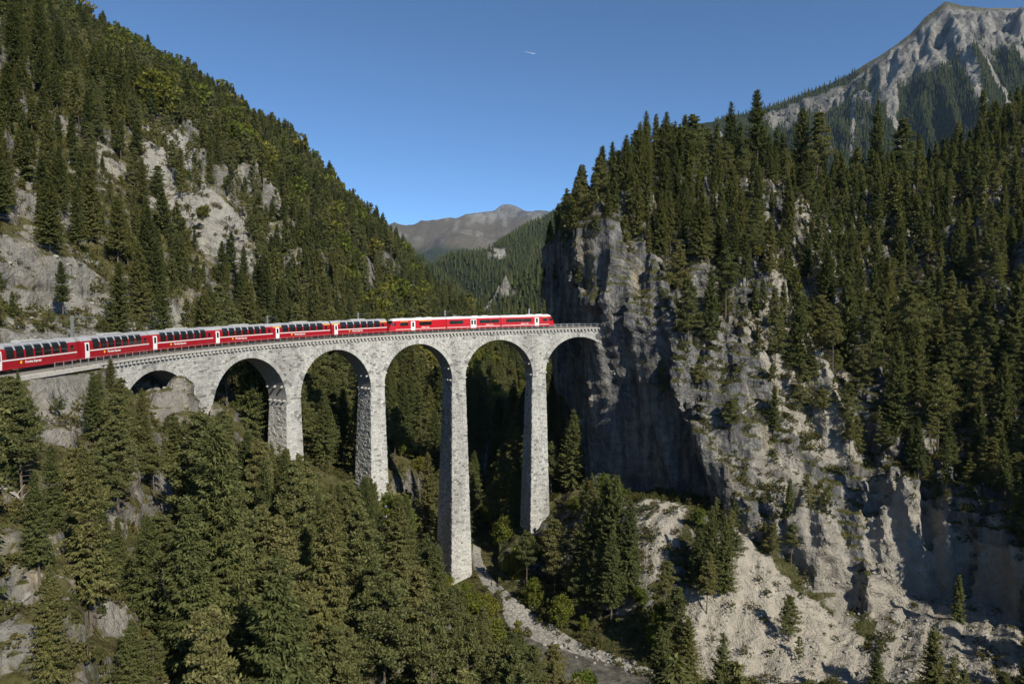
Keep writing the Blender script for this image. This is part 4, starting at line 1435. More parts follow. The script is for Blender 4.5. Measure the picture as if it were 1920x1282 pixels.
side = np.r_[np.zeros(len(Pn)), np.ones(len(Pr) + len(Pc))]
px, py, dd = project(S_)
ok = (dd > 28) & (px > -500) & ((px < 2500) | ((side == 1) & (S_[:, 2] > 40))) & (py < 2600)
dens = np.where(N_[:, 2] > 0.6, 0.62, 0.34)
dens = dens * np.clip(0.35 + 1.5 * (fbm(S_[:, 0] / 22, S_[:, 1] / 22, 77, 3) - 0.28), 0.1, 1.0)
dens = np.where((side == 1) & (S_[:, 2] > 60), dens * 0.78, dens)
dens = np.where((side == 1) & (px > 1630) & (py < 980), dens * 1.4, dens)
midpy = py - 8.0 / dd * F
for poly, d0, d1, k in BARE:
    m = (inpoly(px, py, poly) | inpoly(px, midpy, poly)) & (dd > d0) & (dd < d1)
    dens = np.where(m, dens * k, dens)
driv, _, _ = poly_dist(S_[:, 0], S_[:, 1], RIVER)
dpath, _, _ = poly_dist(S_[:, 0], S_[:, 1], PATH)
Sx, Ox = track_np(S_[:, 0], S_[:, 1])
ok &= ~((Sx > TA) & (Sx < 1.75) & (Ox > -7.5) & (Ox < 6)) & ~((Sx <= TA) & (np.abs(Ox) < 6.0))
ledge = np.arange(len(S_)) >= len(Pn) + len(Pr)
dens = np.where(ledge, np.maximum(dens, 0.6), dens)
ok &= (driv > 3.6) & (dpath > np.interp(S_[:, 1], [140, 160, 172, 186], [5.5, 3.4, 4.6, 6.0])) & (RNG.random(len(S_)) < dens)
ok &= ~((driv < 11) & (px > 1010) & (dd < 160) & (py > 1190))
idx = np.flatnonzero(ok); RNG.shuffle(idx)
S_, N_, px, py, dd, side, Sx, Ox, driv = S_[idx], N_[idx], px[idx], py[idx], dd[idx], side[idx], Sx[idx], Ox[idx], driv[idx]
# kinds and heights
u = RNG.random(len(S_))
patch = fbm(S_[:, 0] / 45, S_[:, 1] / 45, 123, 3)
kind = np.where(u < np.clip((patch - 0.36) * 3.2, 0.10, 0.85), 'pine', 'spruce').astype(object)
leafp = np.where(driv < 22, 0.7, np.where((S_[:, 2] < 40) & (dd > 180) & (dd < 345), 0.55, 0.05))
leafp = np.where((px > 880) & (px < 1180) & (py > 960) & (dd < 210), 0.9, leafp)
leafp = np.where((side == 0) & (S_[:, 2] > 100) & (dd > 200), 0.24, leafp)
leafp = np.where((side == 1) & (S_[:, 2] > 60), 0.03, leafp)
kind[RNG.random(len(S_)) < leafp] = 'leaf'
hs = np.where(kind == 'spruce', 21.0, np.where(kind == 'pine', 16.5, 8.5)) * np.clip(1 + 0.22 * RNG.normal(size=len(S_)), 0.45, 1.5)
hs = hs * np.where((side == 0) & (dd > 150) & (S_[:, 2] > 55), 0.66, 1.0) * np.where((side == 1) & (S_[:, 2] > 60), np.interp(px, [1020, 1060, 1130, 1180, 1450, 1600], [0.42, 0.5, 0.66, 0.74, 0.70, 0.62]), 1.0)
hs = np.where(RNG.random(len(S_)) < 0.28, hs * (0.45 + 0.3 * RNG.random(len(S_))), hs)
steep = N_[:, 2] < 0.58
hs = np.where(steep & (side == 0) & (dd < 140), hs * 0.62, hs)
hs = np.where((side == 1) & (dd < 175) & (px > 1380), hs * 0.6, hs)
hs = np.where((side == 1) & (N_[:, 2] < 0.5) & (dd < 245), hs * 0.55, hs)
hs = np.where((side == 0) & (dd < 118) & (px < 340), hs * 0.56, hs)
hs = np.where((side == 0) & (S_[:, 2] > 64) & (dd < 215) & (px < 420), hs * 0.62, hs)
# before the viaduct the crowns stay under the outline they have in the photograph
front = (dd < 205) & (Ox < -5) & (px < 1420)
top = np.interp(px, TOPX, TOPY) + 22 * RNG.random(len(S_)) ** 2
ztop = S_[:, 2] + hs
ppx, ppy, _ = project(np.c_[S_[:, :2], ztop])
zlim = CAMZ + np.sin(-PITCH) * 0 - (top - Y0) / F * np.hypot(S_[:, 1], 0)
hs = np.where(front & (ppy < top), np.maximum(zlim - S_[:, 2], 0), hs)
ypath = np.interp(px, [825, 845, 870, 892, 903, 928, 960, 1000, 1050, 1120, 1232], [1010, 1080, 1085, 1088, 1095, 1120, 1150, 1183, 1216, 1255, 1298])
dpx = np.interp(px, [825, 892, 903, 928, 960, 1000, 1050, 1120, 1232], [182, 192, 186, 174, 164, 155, 148, 140, 131])
near = (px > 828) & (px < 1225) & (dd < dpx - 1.5)
ptop = ypath + 10 + 30 * (RNG.random(len(S_)) < 0.7) - 30 * (RNG.random(len(S_)) < 0.06) * (px > 960)
hs = np.where(near, np.minimum(hs, np.maximum(CAMZ - (ptop - Y0) / F * S_[:, 1] - S_[:, 2], 0)), hs)
k = hs > 2.2
S_, N_, px, py, dd, side, hs, kind, Ox, Sx = S_[k], N_[k], px[k], py[k], dd[k], side[k], hs[k], kind[k], Ox[k], Sx[k]
rad = np.where(kind == 'spruce', 0.17, np.where(kind == 'pine', 0.19, 0.36)) * hs + 0.6
o = np.argsort(-hs * (0.6 + 0.8 * RNG.random(len(hs))))
S_, N_, px, py, dd, side, hs, kind, Ox, Sx, rad = [a[o] for a in (S_, N_, px, py, dd, side, hs, kind, Ox, Sx, rad)]
k = thin(S_, np.minimum(rad * np.where(side == 1, 1.7, np.where((Ox < -5) & (dd < 210), 1.75, 1.4)), 6.4))
S_, N_, px, py, dd, side, hs, kind, Ox, Sx = [a[k] for a in (S_, N_, px, py, dd, side, hs, kind, Ox, Sx)]
print('trees', len(S_), {q: int((kind == q).sum()) for q in ('spruce', 'pine', 'leaf')})

bpy.context.view_layer.update()
dg = bpy.context.evaluated_depsgraph_get()
BV = [BVHTree.FromObject(ob, dg) for ob in (lefto, righto)]
CAMP = Vector((0, 0, CAMZ))


def seen(p):
    v = Vector(p) - CAMP; L = v.length; v.normalize()
    for b in BV:
        h = b.ray_cast(CAMP, v, L - 0.5)
        if h[0] is not None: return False
    return True


def on_slope(px_, py_):
    a, b = (px_ - 960) / F, (641 - py_) / F
    v = Vector((a, CP + b * SP, -SP + b * CP)).normalized()
    best = None
    for bv in BV:
        h = bv.ray_cast(CAMP, v, 900)
        if h[0] is not None and (best is None or h[3] < best[3]): best = h
    return best


HERO = [  # trees that stand out in the photograph: foot and top in picture points
    (1088, 1100, 1000, 'spruce'), (1106, 1110, 925, 'spruce'), (1132, 1118, 888, 'spruce'), (1154, 1125, 882, 'spruce'), (1176, 1112, 932, 'spruce'), (1120, 1160, 1010, 'pine'), (1146, 1165, 985, 'spruce'), (1090, 1165, 1040, 'pine'),
    (1335, 1110, 945, 'spruce'), (1312, 1102, 985, 'spruce'), (1360, 1108, 960, 'spruce'), (1325, 1150, 1030, 'pine'), (1372, 1080, 990, 'pine'), (1268, 1262, 1092, 'pine'), (1290, 1278, 1150, 'spruce'), (1240, 1230, 1120, 'leaf'),
    (1420, 330, 172, 'spruce'), (1366, 330, 195, 'spruce'), (1300, 335, 218, 'pine'), (1250, 330, 212, 'spruce'), (1212, 320, 210, 'spruce'), (1500, 340, 205, 'spruce'), (1640, 345, 190, 'spruce'), (1530, 350, 215, 'pine'), (1690, 350, 225, 'pine'),
    (1240, 745, 665, 'pine'), (1310, 745, 680, 'pine'), (1290, 640, 520, 'pine'), (1330, 650, 500, 'spruce'), (1360, 600, 470, 'pine'), (1270, 560, 450, 'pine'), (1370, 830, 745, 'pine'), (1450, 820, 720, 'spruce'),
    (290, 225, 128, 'leaf'), (420, 260, 205, 'leaf'), (350, 215, 165, 'leaf'), (36, 760, 690, 'spruce'), (30, 160, 0, 'spruce'), (75, 170, 5, 'spruce'), (120, 170, 40, 'spruce'), (210, 740, 668, 'spruce')]
hh_ = []
for a_, b_, t_, q in HERO:
    h_ = on_slope(a_, b_)
    if h_ is None: continue
    p_ = np.array(h_[0])
    hh_.append((p_, np.array(h_[1]), (b_ - t_) / F * p_[1] * 1.02, q))
nh = len(hh_)
hp = np.array([h[0] for h in hh_])
hx, hy, hd = project(hp)
far_off = np.ones(len(S_), bool)
for p_ in hp: far_off &= np.hypot(S_[:, 0] - p_[0], S_[:, 1] - p_[1]) > 2.2
S_, N_, px, py, dd, side, hs, kind, Ox, Sx = [a[far_off] for a in (S_, N_, px, py, dd, side, hs, kind, Ox, Sx)]
S_ = np.concatenate([S_, hp]); N_ = np.concatenate([N_, [h[1] for h in hh_]]); px = np.r_[px, hx]; py = np.r_[py, hy]; dd = np.r_[dd, hd]
side = np.r_[side, (hp[:, 0] > -2).astype(float)]; hs = np.r_[hs, [h[2] for h in hh_]]; kind = np.r_[kind, np.array([h[3] for h in hh_], object)]
a_, b_ = track_np(hp[:, 0], hp[:, 1]); Sx = np.r_[Sx, a_]; Ox = np.r_[Ox, b_]
# the largest visible trees become objects of their own
size = hs / dd
tx, ty, _ = project(S_ + np.c_[np.zeros((len(S_), 2)), hs * 0.8])
inv = (tx > -25) & (tx < 1945) & (ty < 1300) & (ty > -60)
occ = {}
order = np.argsort(dd)
visible = np.zeros(len(S_), bool)
for i in order:                       # a coarse picture of crowns, nearest first
    if not inv[i]: continue
    w = max(1, int(hs[i] * 0.22 / dd[i] * F / 12)); hpx = hs[i] / dd[i] * F
    n = fr = 0
    for cx_ in range(-w, w + 1):
        for f in (0.35, 0.6, 0.9):
            c = (int(tx[i] / 12) + (cx_ if f < 0.8 else cx_ // 2), int((ty[i] + (0.8 - f) * hpx) / 12))
            n += 1
            if occ.get(c, 0) < 2: fr += 1
            occ[c] = occ.get(c, 0) + 1
    if fr / n > 0.25 and seen(S_[i] + np.array([0, 0, hs[i] * 0.8])): visible[i] = True
chosen = []
LIMIT = {'spruce': 280, 'pine': 280, 'leaf': 150}
for q, lim in LIMIT.items():
    c = np.flatnonzero(visible & (kind == q))
    c = c[np.argsort(-size[c])][:lim]
    chosen += c.tolist()
chosen = np.array(sorted(set(chosen) | set(range(len(S_) - nh, len(S_)))))
mass = np.ones(len(S_), bool); mass[chosen] = False
print('individual', len(chosen))


def zone(i):
    x, d = tx[i], dd[i]
    if side[i] == 0:
        if Ox[i] < -5 and d < 215:
            if x < 130: return 'below the first coaches'
            if x < 260: return 'under the left end of the viaduct'
            if x < 400: return 'below the first small arch'
            if x < 545: return 'before the second arch'
            if x < 700: return 'before the third arch'
            if x < 850: return 'left of the tallest pier'
            return 'beside the gravel path'
        if ty[i] > 640: return 'seen through the arches'
        if ty[i] > 420: return 'just above the train on the left'
        if ty[i] > 220: return 'on the left hillside halfway up'
        return 'near the top of the left hillside'
    if ty[i] > 860 and x < 1220: return 'below the rightmost pier'
    if ty[i] > 860 and x < 1420: return 'beside the scree below the cliff'
    if ty[i] > 800: return 'on the lower right slope'
    if ty[i] > 560: return 'on the rock ribs by the cliff' if x < 1560 else 'on the steep right hand slope'
    if ty[i] > 380: return 'on ledges at the cliff edge' if x < 1300 else 'in the wood above the rock ribs'
    return 'on top of the cliff' if x < 1450 else 'on the ridge below the grey mountain'


ORD = ['first', 'second', 'third', 'fourth', 'fifth', 'sixth', 'seventh', 'eighth', 'ninth', 'tenth', 'eleventh', 'twelfth', 'thirteenth', 'fourteenth', 'fifteenth', 'sixteenth', 'seventeenth', 'eighteenth', 'nineteenth', 'twentieth'] + ['twenty-' + w for w in ('first', 'second', 'third', 'fourth', 'fifth', 'sixth', 'seventh', 'eighth', 'ninth')] + ['thirtieth']
NAMES = {'spruce': ('spruce_tree', 'spruce', 'dark pointed spruces'), 'pine': ('pine_tree', 'pine', 'bushy olive pines'), 'leaf': ('broadleaf_tree', 'broadleaf tree', 'yellow green broadleaf trees')}
groups = {}
for i in chosen:
    z = zone(i); q = kind[i]
    rel = hs[i] / {'spruce': 20.0, 'pine': 16.0, 'leaf': 8.0}[q]
    sz = 'tall' if rel > 1.15 else ('small' if rel < 0.62 else 'mid-sized')
    groups.setdefault((q, sz, z), []).append(i)
LAB = {}
for (q, sz, z), L in groups.items():
    L.sort(key=lambda i: tx[i])
    w = {'spruce': 'dark spruce', 'pine': 'olive pine', 'leaf': 'leafy tree'}[q]
    for n, i in enumerate(L):
        if len(L) == 1: LAB[i] = f'{sz} {w} {z}'
        elif n < 30: LAB[i] = f'{sz} {w} {z}, {ORD[n]} from left'
        elif len(L) - n <= 30: LAB[i] = f'{sz} {w} {z}, {ORD[len(L) - 1 - n]} from right'
        else: LAB[i] = f'{sz} {w} in the middle {z}'
for j, i in enumerate(chosen):
    q = kind[i]
    pr = PROTO[q]; H, tm, cm, _ = pr[int(RNG.integers(len(pr)))]
    nm, cat, grp = NAMES[q]
    e = empty(nm, tuple(S_[i] - np.array([0, 0, 0.35])), float(RNG.random() * 6.28))
    s = hs[i] / H
    wv = s * (0.86 + 0.3 * RNG.random()) * (1.15 if s < 0.7 else 1.0)
    e.scale = (wv, wv, s)
    e.rotation_euler = (RNG.normal() * 0.02, RNG.normal() * 0.02, RNG.random() * 6.28)
    tag(e, LAB[i], cat, grp)
    link('trunk', tm, None, e); link('crown', cm, None, e)


def scatter(name, pts, yaw, scl, proto_idx, protos):
    """one object of kind stuff: instances of the prototypes on points"""
    me = bpy.data.meshes.new(name)
    pts = np.asarray(pts, np.float32)
    me.vertices.add(len(pts)); me.vertices.foreach_set('co', pts.ravel())
    for an, ty_, dat in (('yaw', 'FLOAT', yaw), ('pick', 'INT', proto_idx)):
        a = me.attributes.new(an, ty_, 'POINT'); a.data.foreach_set('value', np.asarray(dat, np.float32 if ty_ == 'FLOAT' else np.int32))
    a = me.attributes.new('size', 'FLOAT_VECTOR', 'POINT'); a.data.foreach_set('vector', np.asarray(scl, np.float32).ravel())
    col = bpy.data.collections.new(name + '_kinds')
    for n, m in enumerate(protos):
        col.objects.link(bpy.data.objects.new('%02d_%s' % (n, m.name), m))
    ng = bpy.data.node_groups.new(name, 'GeometryNodeTree')
    ng.interface.new_socket('Geometry', in_out='INPUT', socket_type='NodeSocketGeometry')
    ng.interface.new_socket('Geometry', in_out='OUTPUT', socket_type='NodeSocketGeometry')
    N = ng.nodes.new
    gi, go = N('NodeGroupInput'), N('NodeGroupOutput')
    m2p = N('GeometryNodeMeshToPoints'); iop = N('GeometryNodeInstanceOnPoints'); ci = N('GeometryNodeCollectionInfo')
    ci.inputs['Collection'].default_value = col; ci.inputs['Separate Children'].default_value = True; ci.inputs['Reset Children'].default_value = True
    def attr(nm, dt):
        a = N('GeometryNodeInputNamedAttribute'); a.data_type = dt; a.inputs['Name'].default_value = nm
        return [s for s in a.outputs if s.enabled and s.name == 'Attribute'][0]
    cx = N('ShaderNodeCombineXYZ')
    L = ng.links.new
    L(gi.outputs[0], m2p.inputs[0]); L(m2p.outputs[0], iop.inputs['Points']); L(ci.outputs[0], iop.inputs['Instance'])
    iop.inputs['Pick Instance'].default_value = True
    L(attr('pick', 'INT'), iop.inputs['Instance Index'])
    L(attr('yaw', 'FLOAT'), cx.inputs[2]); L(cx.outputs[0], iop.inputs['Rotation'])
    L(attr('size', 'FLOAT_VECTOR'), iop.inputs['Scale'])
    L(iop.outputs[0], go.inputs[0])
    o = bpy.data.objects.new(name, me); COL.objects.link(o)
    md = o.modifiers.new('scatter', 'NODES'); md.node_group = ng
    o['kind'] = 'stuff'
    return o


KL = ['spruce', 'pine', 'leaf']
ALLP = [p[3] for q in KL for p in PROTO[q]]
OFF = {'spruce': 0, 'pine': len(PROTO['spruce']), 'leaf': len(PROTO['spruce']) + len(PROTO['pine'])}
for nm, m in (('hillside_forest', mass & (side == 0)), ('ridge_forest', mass & (side == 1))):
    ii = np.flatnonzero(m)
    pk = np.array([OFF[kind[i]] + RNG.integers(len(PROTO[kind[i]])) for i in ii])
    s = np.array([hs[i] / PROTO[kind[i]][0][0] for i in ii])
    w = s * (0.86 + 0.3 * RNG.random(len(ii)))
    o = scatter(nm, S_[ii] - [0, 0, 0.35], RNG.random(len(ii)) * 6.28, np.c_[w, w, s], pk, ALLP)
    tag(o, 'dense mixed conifer wood covering the ' + ('left hillside' if 'hill' in nm else 'cliff top and right hand slopes'), 'forest')
# undergrowth: low shrubs and tussocks on every ledge
Pn, Nn = face_samples(VL, QL, 90000, RNG, 0.22); Pr, Nr = face_samples(VR, QR, 150000, RNG, 0.12)
U_ = np.concatenate([Pn, Pr]); NU = np.concatenate([Nn, Nr])
ux, uy, ud = project(U_)
m = (ud > 40) & (ud < 330) & (ux > -100) & (ux < 2020) & (uy < 1400)
sS, sO = track_np(U_[:, 0], U_[:, 1])
m &= ~((np.abs(sO) < 5.5) & (sS < 1.6))
m &= RNG.random(len(U_)) < np.clip(2.2 * (fbm(U_[:, 0] / 7, U_[:, 1] / 7, 55, 3) - 0.30), 0.04, 1)
dv, _, _ = poly_dist(U_[:, 0], U_[:, 1], RIVER); dp, _, _ = poly_dist(U_[:, 0], U_[:, 1], PATH)
m &= (dv > 4.2) & (dp > 1.9)
scree = inpoly(ux, uy, [(1290, 1090), (1385, 1000), (1560, 1160), (1640, 1282), (1280, 1282)]) | inpoly(ux, uy, [(1560, 900), (1700, 900), (1920, 1060), (1920, 1282), (1560, 1282)])
m &= ~(scree & (RNG.random(len(U_)) < 0.90))
U_ = U_[m]
s = 0.22 + 0.85 * RNG.random(len(U_)) ** 2.2
o = scatter('undergrowth', U_ - [0, 0, 0.15], RNG.random(len(U_)) * 6.28, np.c_[s, s, s], RNG.integers(3, size=len(U_)), [p[3] for p in PROTO['shrub']])
tag(o, 'low olive shrubs and tussocks growing on the rock ledges and slopes', 'undergrowth')
print('shrubs', len(U_))
# ------------------------------------------------------------------ far hills and mountains
def far_material():
    t = NT('far_slopes', 0.95, 0.05)
    at = t.node('ShaderNodeAttribute'); at.attribute_name = 'cover'
    sp = t.node('ShaderNodeSeparateColor'); t.lk(at.outputs['Color'], sp.inputs[0])
    p = t.pos()
    rock = t.mix(t.ramp(t.noise(p, 0.012, 6, 0.65), [(0.38, (0, 0, 0)), (0.62, (1, 1, 1))]), (0.070, 0.072, 0.078), (0.22, 0.21, 0.195))
    brown = t.mix(t.noise(p, 0.01, 5, 0.6), (0.095, 0.080, 0.060), (0.155, 0.130, 0.095))
    c = t.mix(at.outputs['Alpha'], brown, rock)
    c = t.mix(sp.outputs[2], c, t.mix(t.noise(p, 0.03, 5, 0.6), (0.20, 0.19, 0.175), (0.46, 0.435, 0.39)))
    c = t.mix(sp.outputs[1], c, t.mix(t.noise(p, 0.02, 4, 0.6), (0.085, 0.11, 0.028), (0.13, 0.14, 0.045)))
    c = t.mix(sp.outputs[0], c, t.mix(t.noise(p, 0.05, 5, 0.7), (0.022, 0.031, 0.014), (0.05, 0.056, 0.022)))
    c = t.mix(1.0, c, t.ramp(t.noise(p, 0.07, 5, 0.7), [(0.3, (0.55,) * 3), (0.7, (1.3,) * 3)]), 'MULTIPLY')
    t.color(c)
    h = t.math('ADD', t.math('MULTIPLY', t.noise(p, 0.03, 8, 0.7), 34.0), t.math('MULTIPLY', t.noise(p, 0.12, 4, 0.6), 5.0))
    t.normal(t.bump(h, 1.0, 1.0))
    return t.m


M['far'] = far_material()


def heightfield(name, x0, x1, y0, y1, st, Hf, Cf, label_kind='structure', mat=None):
    ax = np.arange(x0, x1 + 0.1, st); ay = np.arange(y0, y1 + 0.1, st)
    X, Y = np.meshgrid(ax, ay, indexing='ij')
    H = Hf(X, Y)
    V = np.stack([X, Y, H], -1).reshape(-1, 3)
    nx, ny = X.shape
    i = np.arange(nx * ny).reshape(nx, ny)
    Q = np.stack([i[:-1, :-1], i[1:, :-1], i[1:, 1:], i[:-1, 1:]], -1).reshape(-1, 4)
    me = mesh_np(name, V, Q, True)
    cov = Cf(X, Y, H)                                   # forest, meadow, scree, rock share
    a = me.color_attributes.new('cover', 'FLOAT_COLOR', 'POINT')
    a.data.foreach_set('color', np.stack(cov, -1).reshape(-1, 4).astype(np.float32).ravel())
    o = link(name, me, mat or M['far']); o['kind'] = label_kind
    return o, V, Q, cov[0].reshape(-1)


def roof(line, kl, kr, X, Y):
    L = [(p[0], p[1]) for p in line]; zc = np.array([p[2] for p in line])
    d, s, par = poly_dist(X, Y, L)
    return np.interp(par, np.arange(len(zc)), zc) - np.where(s > 0, kr, kl) * d


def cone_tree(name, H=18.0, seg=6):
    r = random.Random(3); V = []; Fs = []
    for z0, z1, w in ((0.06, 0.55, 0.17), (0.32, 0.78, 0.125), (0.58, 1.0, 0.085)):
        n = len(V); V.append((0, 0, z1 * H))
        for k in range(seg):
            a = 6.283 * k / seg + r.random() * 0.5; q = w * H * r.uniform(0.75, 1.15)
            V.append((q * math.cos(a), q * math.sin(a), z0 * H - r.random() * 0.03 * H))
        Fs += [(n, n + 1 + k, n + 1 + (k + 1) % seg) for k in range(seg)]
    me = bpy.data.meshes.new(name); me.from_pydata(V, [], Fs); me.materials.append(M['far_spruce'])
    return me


CONE = [cone_tree('far_conifer'), cone_tree('far_conifer', 18.0, 5)]


def far_wood(name, V, Q, forest, n, spacing, label, hmin=14, hmax=24, protos=None, filt=None):
    rng = np.random.default_rng(len(name))
    Pp, Nn = face_samples(V, Q, n, rng, 0.2)
    f = forest[Q[:, 0]]
    # forest share at the sampled place: nearest grid vertex
    ax0, ay0 = V[:, 0].min(), V[:, 1].min()
    st = V[1, 1] - V[0, 1]; ny = int(round((V[:, 1].max() - ay0) / st)) + 1
    gi = np.clip(np.round((Pp[:, 0] - ax0) / st), 0, None).astype(int) * ny + np.round((Pp[:, 1] - ay0) / st).astype(int)
    gi = np.clip(gi, 0, len(forest) - 1)
    x, y, d = project(Pp)
    k = (rng.random(n) < forest[gi]) & (x > -60) & (x < 1990) & (y > -100) & (y < 1000)
    if filt is not None: k &= filt(x, y, d, Pp)
    Pp = Pp[k]
    k = thin(Pp, np.minimum(spacing, 7.9)) if spacing < 8 else np.ones(len(Pp), bool)
    Pp = Pp[k]
    hh = (hmin + (hmax - hmin) * rng.random(len(Pp)))
    pr = protos or [(18.0, m) for m in CONE]
    pk = rng.integers(len(pr), size=len(Pp))
    s = hh / np.array([p[0] for p in pr])[pk]
    o = scatter(name, Pp - [0, 0, 0.5], rng.random(len(Pp)) * 6.28, np.c_[s * 1.05, s * 1.05, s], pk, [p[1] for p in pr])
    tag(o, label, 'forest')
    print(name, len(Pp))
    return o


# the left hillside carries on beyond the gorge
def Hl(X, Y):
    H = HL(np.clip(X, -420, 60), np.minimum(Y, 700)) - np.maximum(Y - 660, 0) * 0.55 - np.maximum(X - 40, 0) * 0.1
    return H + (fbm(X / 45, Y / 45, 61, 4) - 0.5) * 22 * sstep(343, 375, Y) + (fbm(X / 18, Y / 30, 64, 3, True) - 0.5) * 14 * sstep(343, 375, Y) - 1.0


def Cl(X, Y, H):
    r = fbm(X / 40, Y / 40, 62, 4)
    gx, gy = np.gradient(H, 4.0)
    st = np.hypot(gx, gy)
    rock = np.clip((st - 1.15) * 2.5, 0, 1) * sstep(0.40, 0.55, r)
    return (1 - rock, 0 * H, rock * 0.8, 1 + 0 * H)


_, Vf, Qf, Ff = heightfield('far_hillside', -420, 160, 344, 1000, 4, Hl, Cl)
TREEP = [(p[0], p[3]) for q in ('spruce', 'spruce', 'pine') for p in PROTO[q][:3]] + [(PROTO['leaf'][0][0] * 0.9, PROTO['leaf'][0][3])]
far_wood('far_hillside_forest', Vf, Qf, Ff * 0.8, 22000, 4.6, 'conifer wood on the far part of the left hillside', 11, 23, TREEP, lambda x, y, d, P_: (x < 1080))


far_wood('gorge_broadleaf_wood', Vf, Qf, np.ones_like(Ff), 30000, 3.4, 'sunlit yellow green broadleaf wood closing the gorge behind the arches', 6, 11, [(p[0], p[3]) for p in PROTO['leaf']],
         lambda x, y, d, P_: (x > 800) & (x < 1030) & (y > 630) & (y < 790))


# wooded spurs and the meadow hill in the gap
SPUR_A = [P(690, 400, 1500), P(740, 447, 1500), P(790, 492, 1450), P(835, 542, 1350), P(868, 592, 1250), P(880, 640, 1150)]
SPUR_B = [P(1120, 405, 1300), P(1040, 468, 1220), P(985, 512, 1150), P(935, 560, 1080), P(905, 605, 1020), P(885, 650, 960)]
MEADOW = [P(1100, 350, 2400), P(1030, 408, 2300), P(985, 440, 2150), P(940, 462, 2000), P(900, 472, 1950), P(850, 480, 1900), P(825, 500, 1850), P(812, 560, 1800)]
FIN = [P(950, 512, 1095), P(925, 552, 1060), P(900, 596, 1020)]


def Hs(X, Y):
    n = (fbm(X / 130, Y / 130, 71, 5) - 0.5) * 60 + (fbm(X / 50, Y / 50, 72, 4, True) - 0.5) * 22
    h = np.maximum(roof(SPUR_A, 0.75, 0.75, X, Y), roof(SPUR_B, 0.7, 0.75, X, Y))
    h = np.maximum(h, roof(MEADOW, 0.6, 0.45, X, Y))
    h = np.maximum(h, 12.0) + n * 0.55
    h = np.maximum(h, roof(FIN, 4.2, 2.6, X, Y) + (fbm(X / 14, Y / 14, 74, 3, True) - 0.5) * 22)
    return h


def Cs(X, Y, H):
    fin = ((roof(FIN, 4.2, 2.6, X, Y) + 16) > H).astype(float) * (poly_dist(X, Y, [(p[0], p[1]) for p in FIN])[0] < 20)
    x, y, d = project(np.stack([X, Y, H], -1))
    mead = inpoly(x + 8 * (fbm(X / 60, Y / 60, 75, 3) - .5), y, [(832, 474), (850, 462), (905, 452), (930, 458), (905, 472), (860, 478)]) & (d > 1700)
    c1 = PX(925, 480, 2020)
    pin = inpoly(x, y, [(908, 470), (925, 464), (948, 466), (946, 488), (915, 486)]) & (d > 1650) & (fbm(X / 15, Y / 15, 77, 3) > 0.42)
    pale = np.clip(fin + pin, 0, 1)
    return (np.clip(1 - mead - pale, 0, 1) * 1.0, mead.astype(float), pale, 1 + 0 * H)


_, Vf, Qf, Ff = heightfield('valley_hills', -760, 520, 780, 2500, 10, Hs, Cs)
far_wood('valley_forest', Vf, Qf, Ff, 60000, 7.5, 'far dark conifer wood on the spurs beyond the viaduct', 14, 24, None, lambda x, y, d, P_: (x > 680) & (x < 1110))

# the brown mountain at the head of the valley
HEAD = [P(600, 440, 7000), P(745, 428, 7000), P(800, 418, 7100), P(860, 405, 7200), P(895, 399, 7350), P(918, 394, 7500), P(938, 386, 7600), P(952, 383, 7600), P(968, 387, 7600), P(990, 398, 7500), P(1040, 396, 7400), P(1200, 380, 7400)]


def Hh(X, Y):
    h = roof(HEAD, 0.6, 0.42, X, Y)
    return h + (fbm(X / 700, Y / 700, 81, 6) - 0.5) * 330 * sstep(0, 700, np.abs(Y - 7300) + 120) + (fbm(X / 260, Y / 420, 82, 4, True) - 0.5) * 90


def Ch(X, Y, H):
    n = (fbm(X / 300, Y / 300, 83, 4) - 0.5) * 260
    forest = sstep(640, 520, H + n)
    peak = sstep(940, 1060, H + n * 0.4)
    mead = sstep(0.62, 0.7, fbm(X / 300, Y / 160, 84, 3)) * sstep(480, 620, H) * sstep(800, 640, H) * 0.6
    scree = sstep(0.66, 0.8, fbm(X / 120, Y / 500, 85, 3, True)) * sstep(620, 760, H) * 0.45
    return (forest, mead, scree, peak)


heightfield('distant_mountain', -3600, 1900, 4300, 8600, 36, Hh, Ch)

# the grey mountain at the upper right
CRX = [-600, 700, 990, 1100, 1240, 1370, 1500, 1640, 1720, 1796, 1870, 2010, 2180, 2700, 3600]
CRP = [310, 247, 224, 207, 182, 156, 123, 80, 44, 20, 30, 31, 33, 45, 140]
CRZ = [72 + (577.5 - p) / F * 3000 for p in CRP]


def mt_uv(X, Y):
    t = 3000 - Y
    w = 70 * (fbm(X / 420, Y / 420, 91, 3) - 0.5)
    return X + 0.42 * t + w, t + 30 * (fbm(X / 200, Y / 200, 90, 3) - .5)


def Hm(X, Y):
    u, t = mt_uv(X, Y)
    cz = np.interp(u, CRX, CRZ) + 8
    h = cz - np.where(t > 0, 0.93 * t + 0.00012 * t * t * 0, -0.8 * t)
    rib = fbm(u / 190, t / 900, 92, 5, True) - 0.55
    amp = np.clip(t / 160, 0.06, 1) * 185
    fine = fbm(u / 62, t / 210, 192, 4, True) - 0.55
    return h + rib * amp + fine * 75 * np.clip(t / 120, 0.05, 1) + (fbm(X / 60, Y / 60, 93, 4) - 0.5) * 55 * np.clip(t / 100, 0.1, 1)


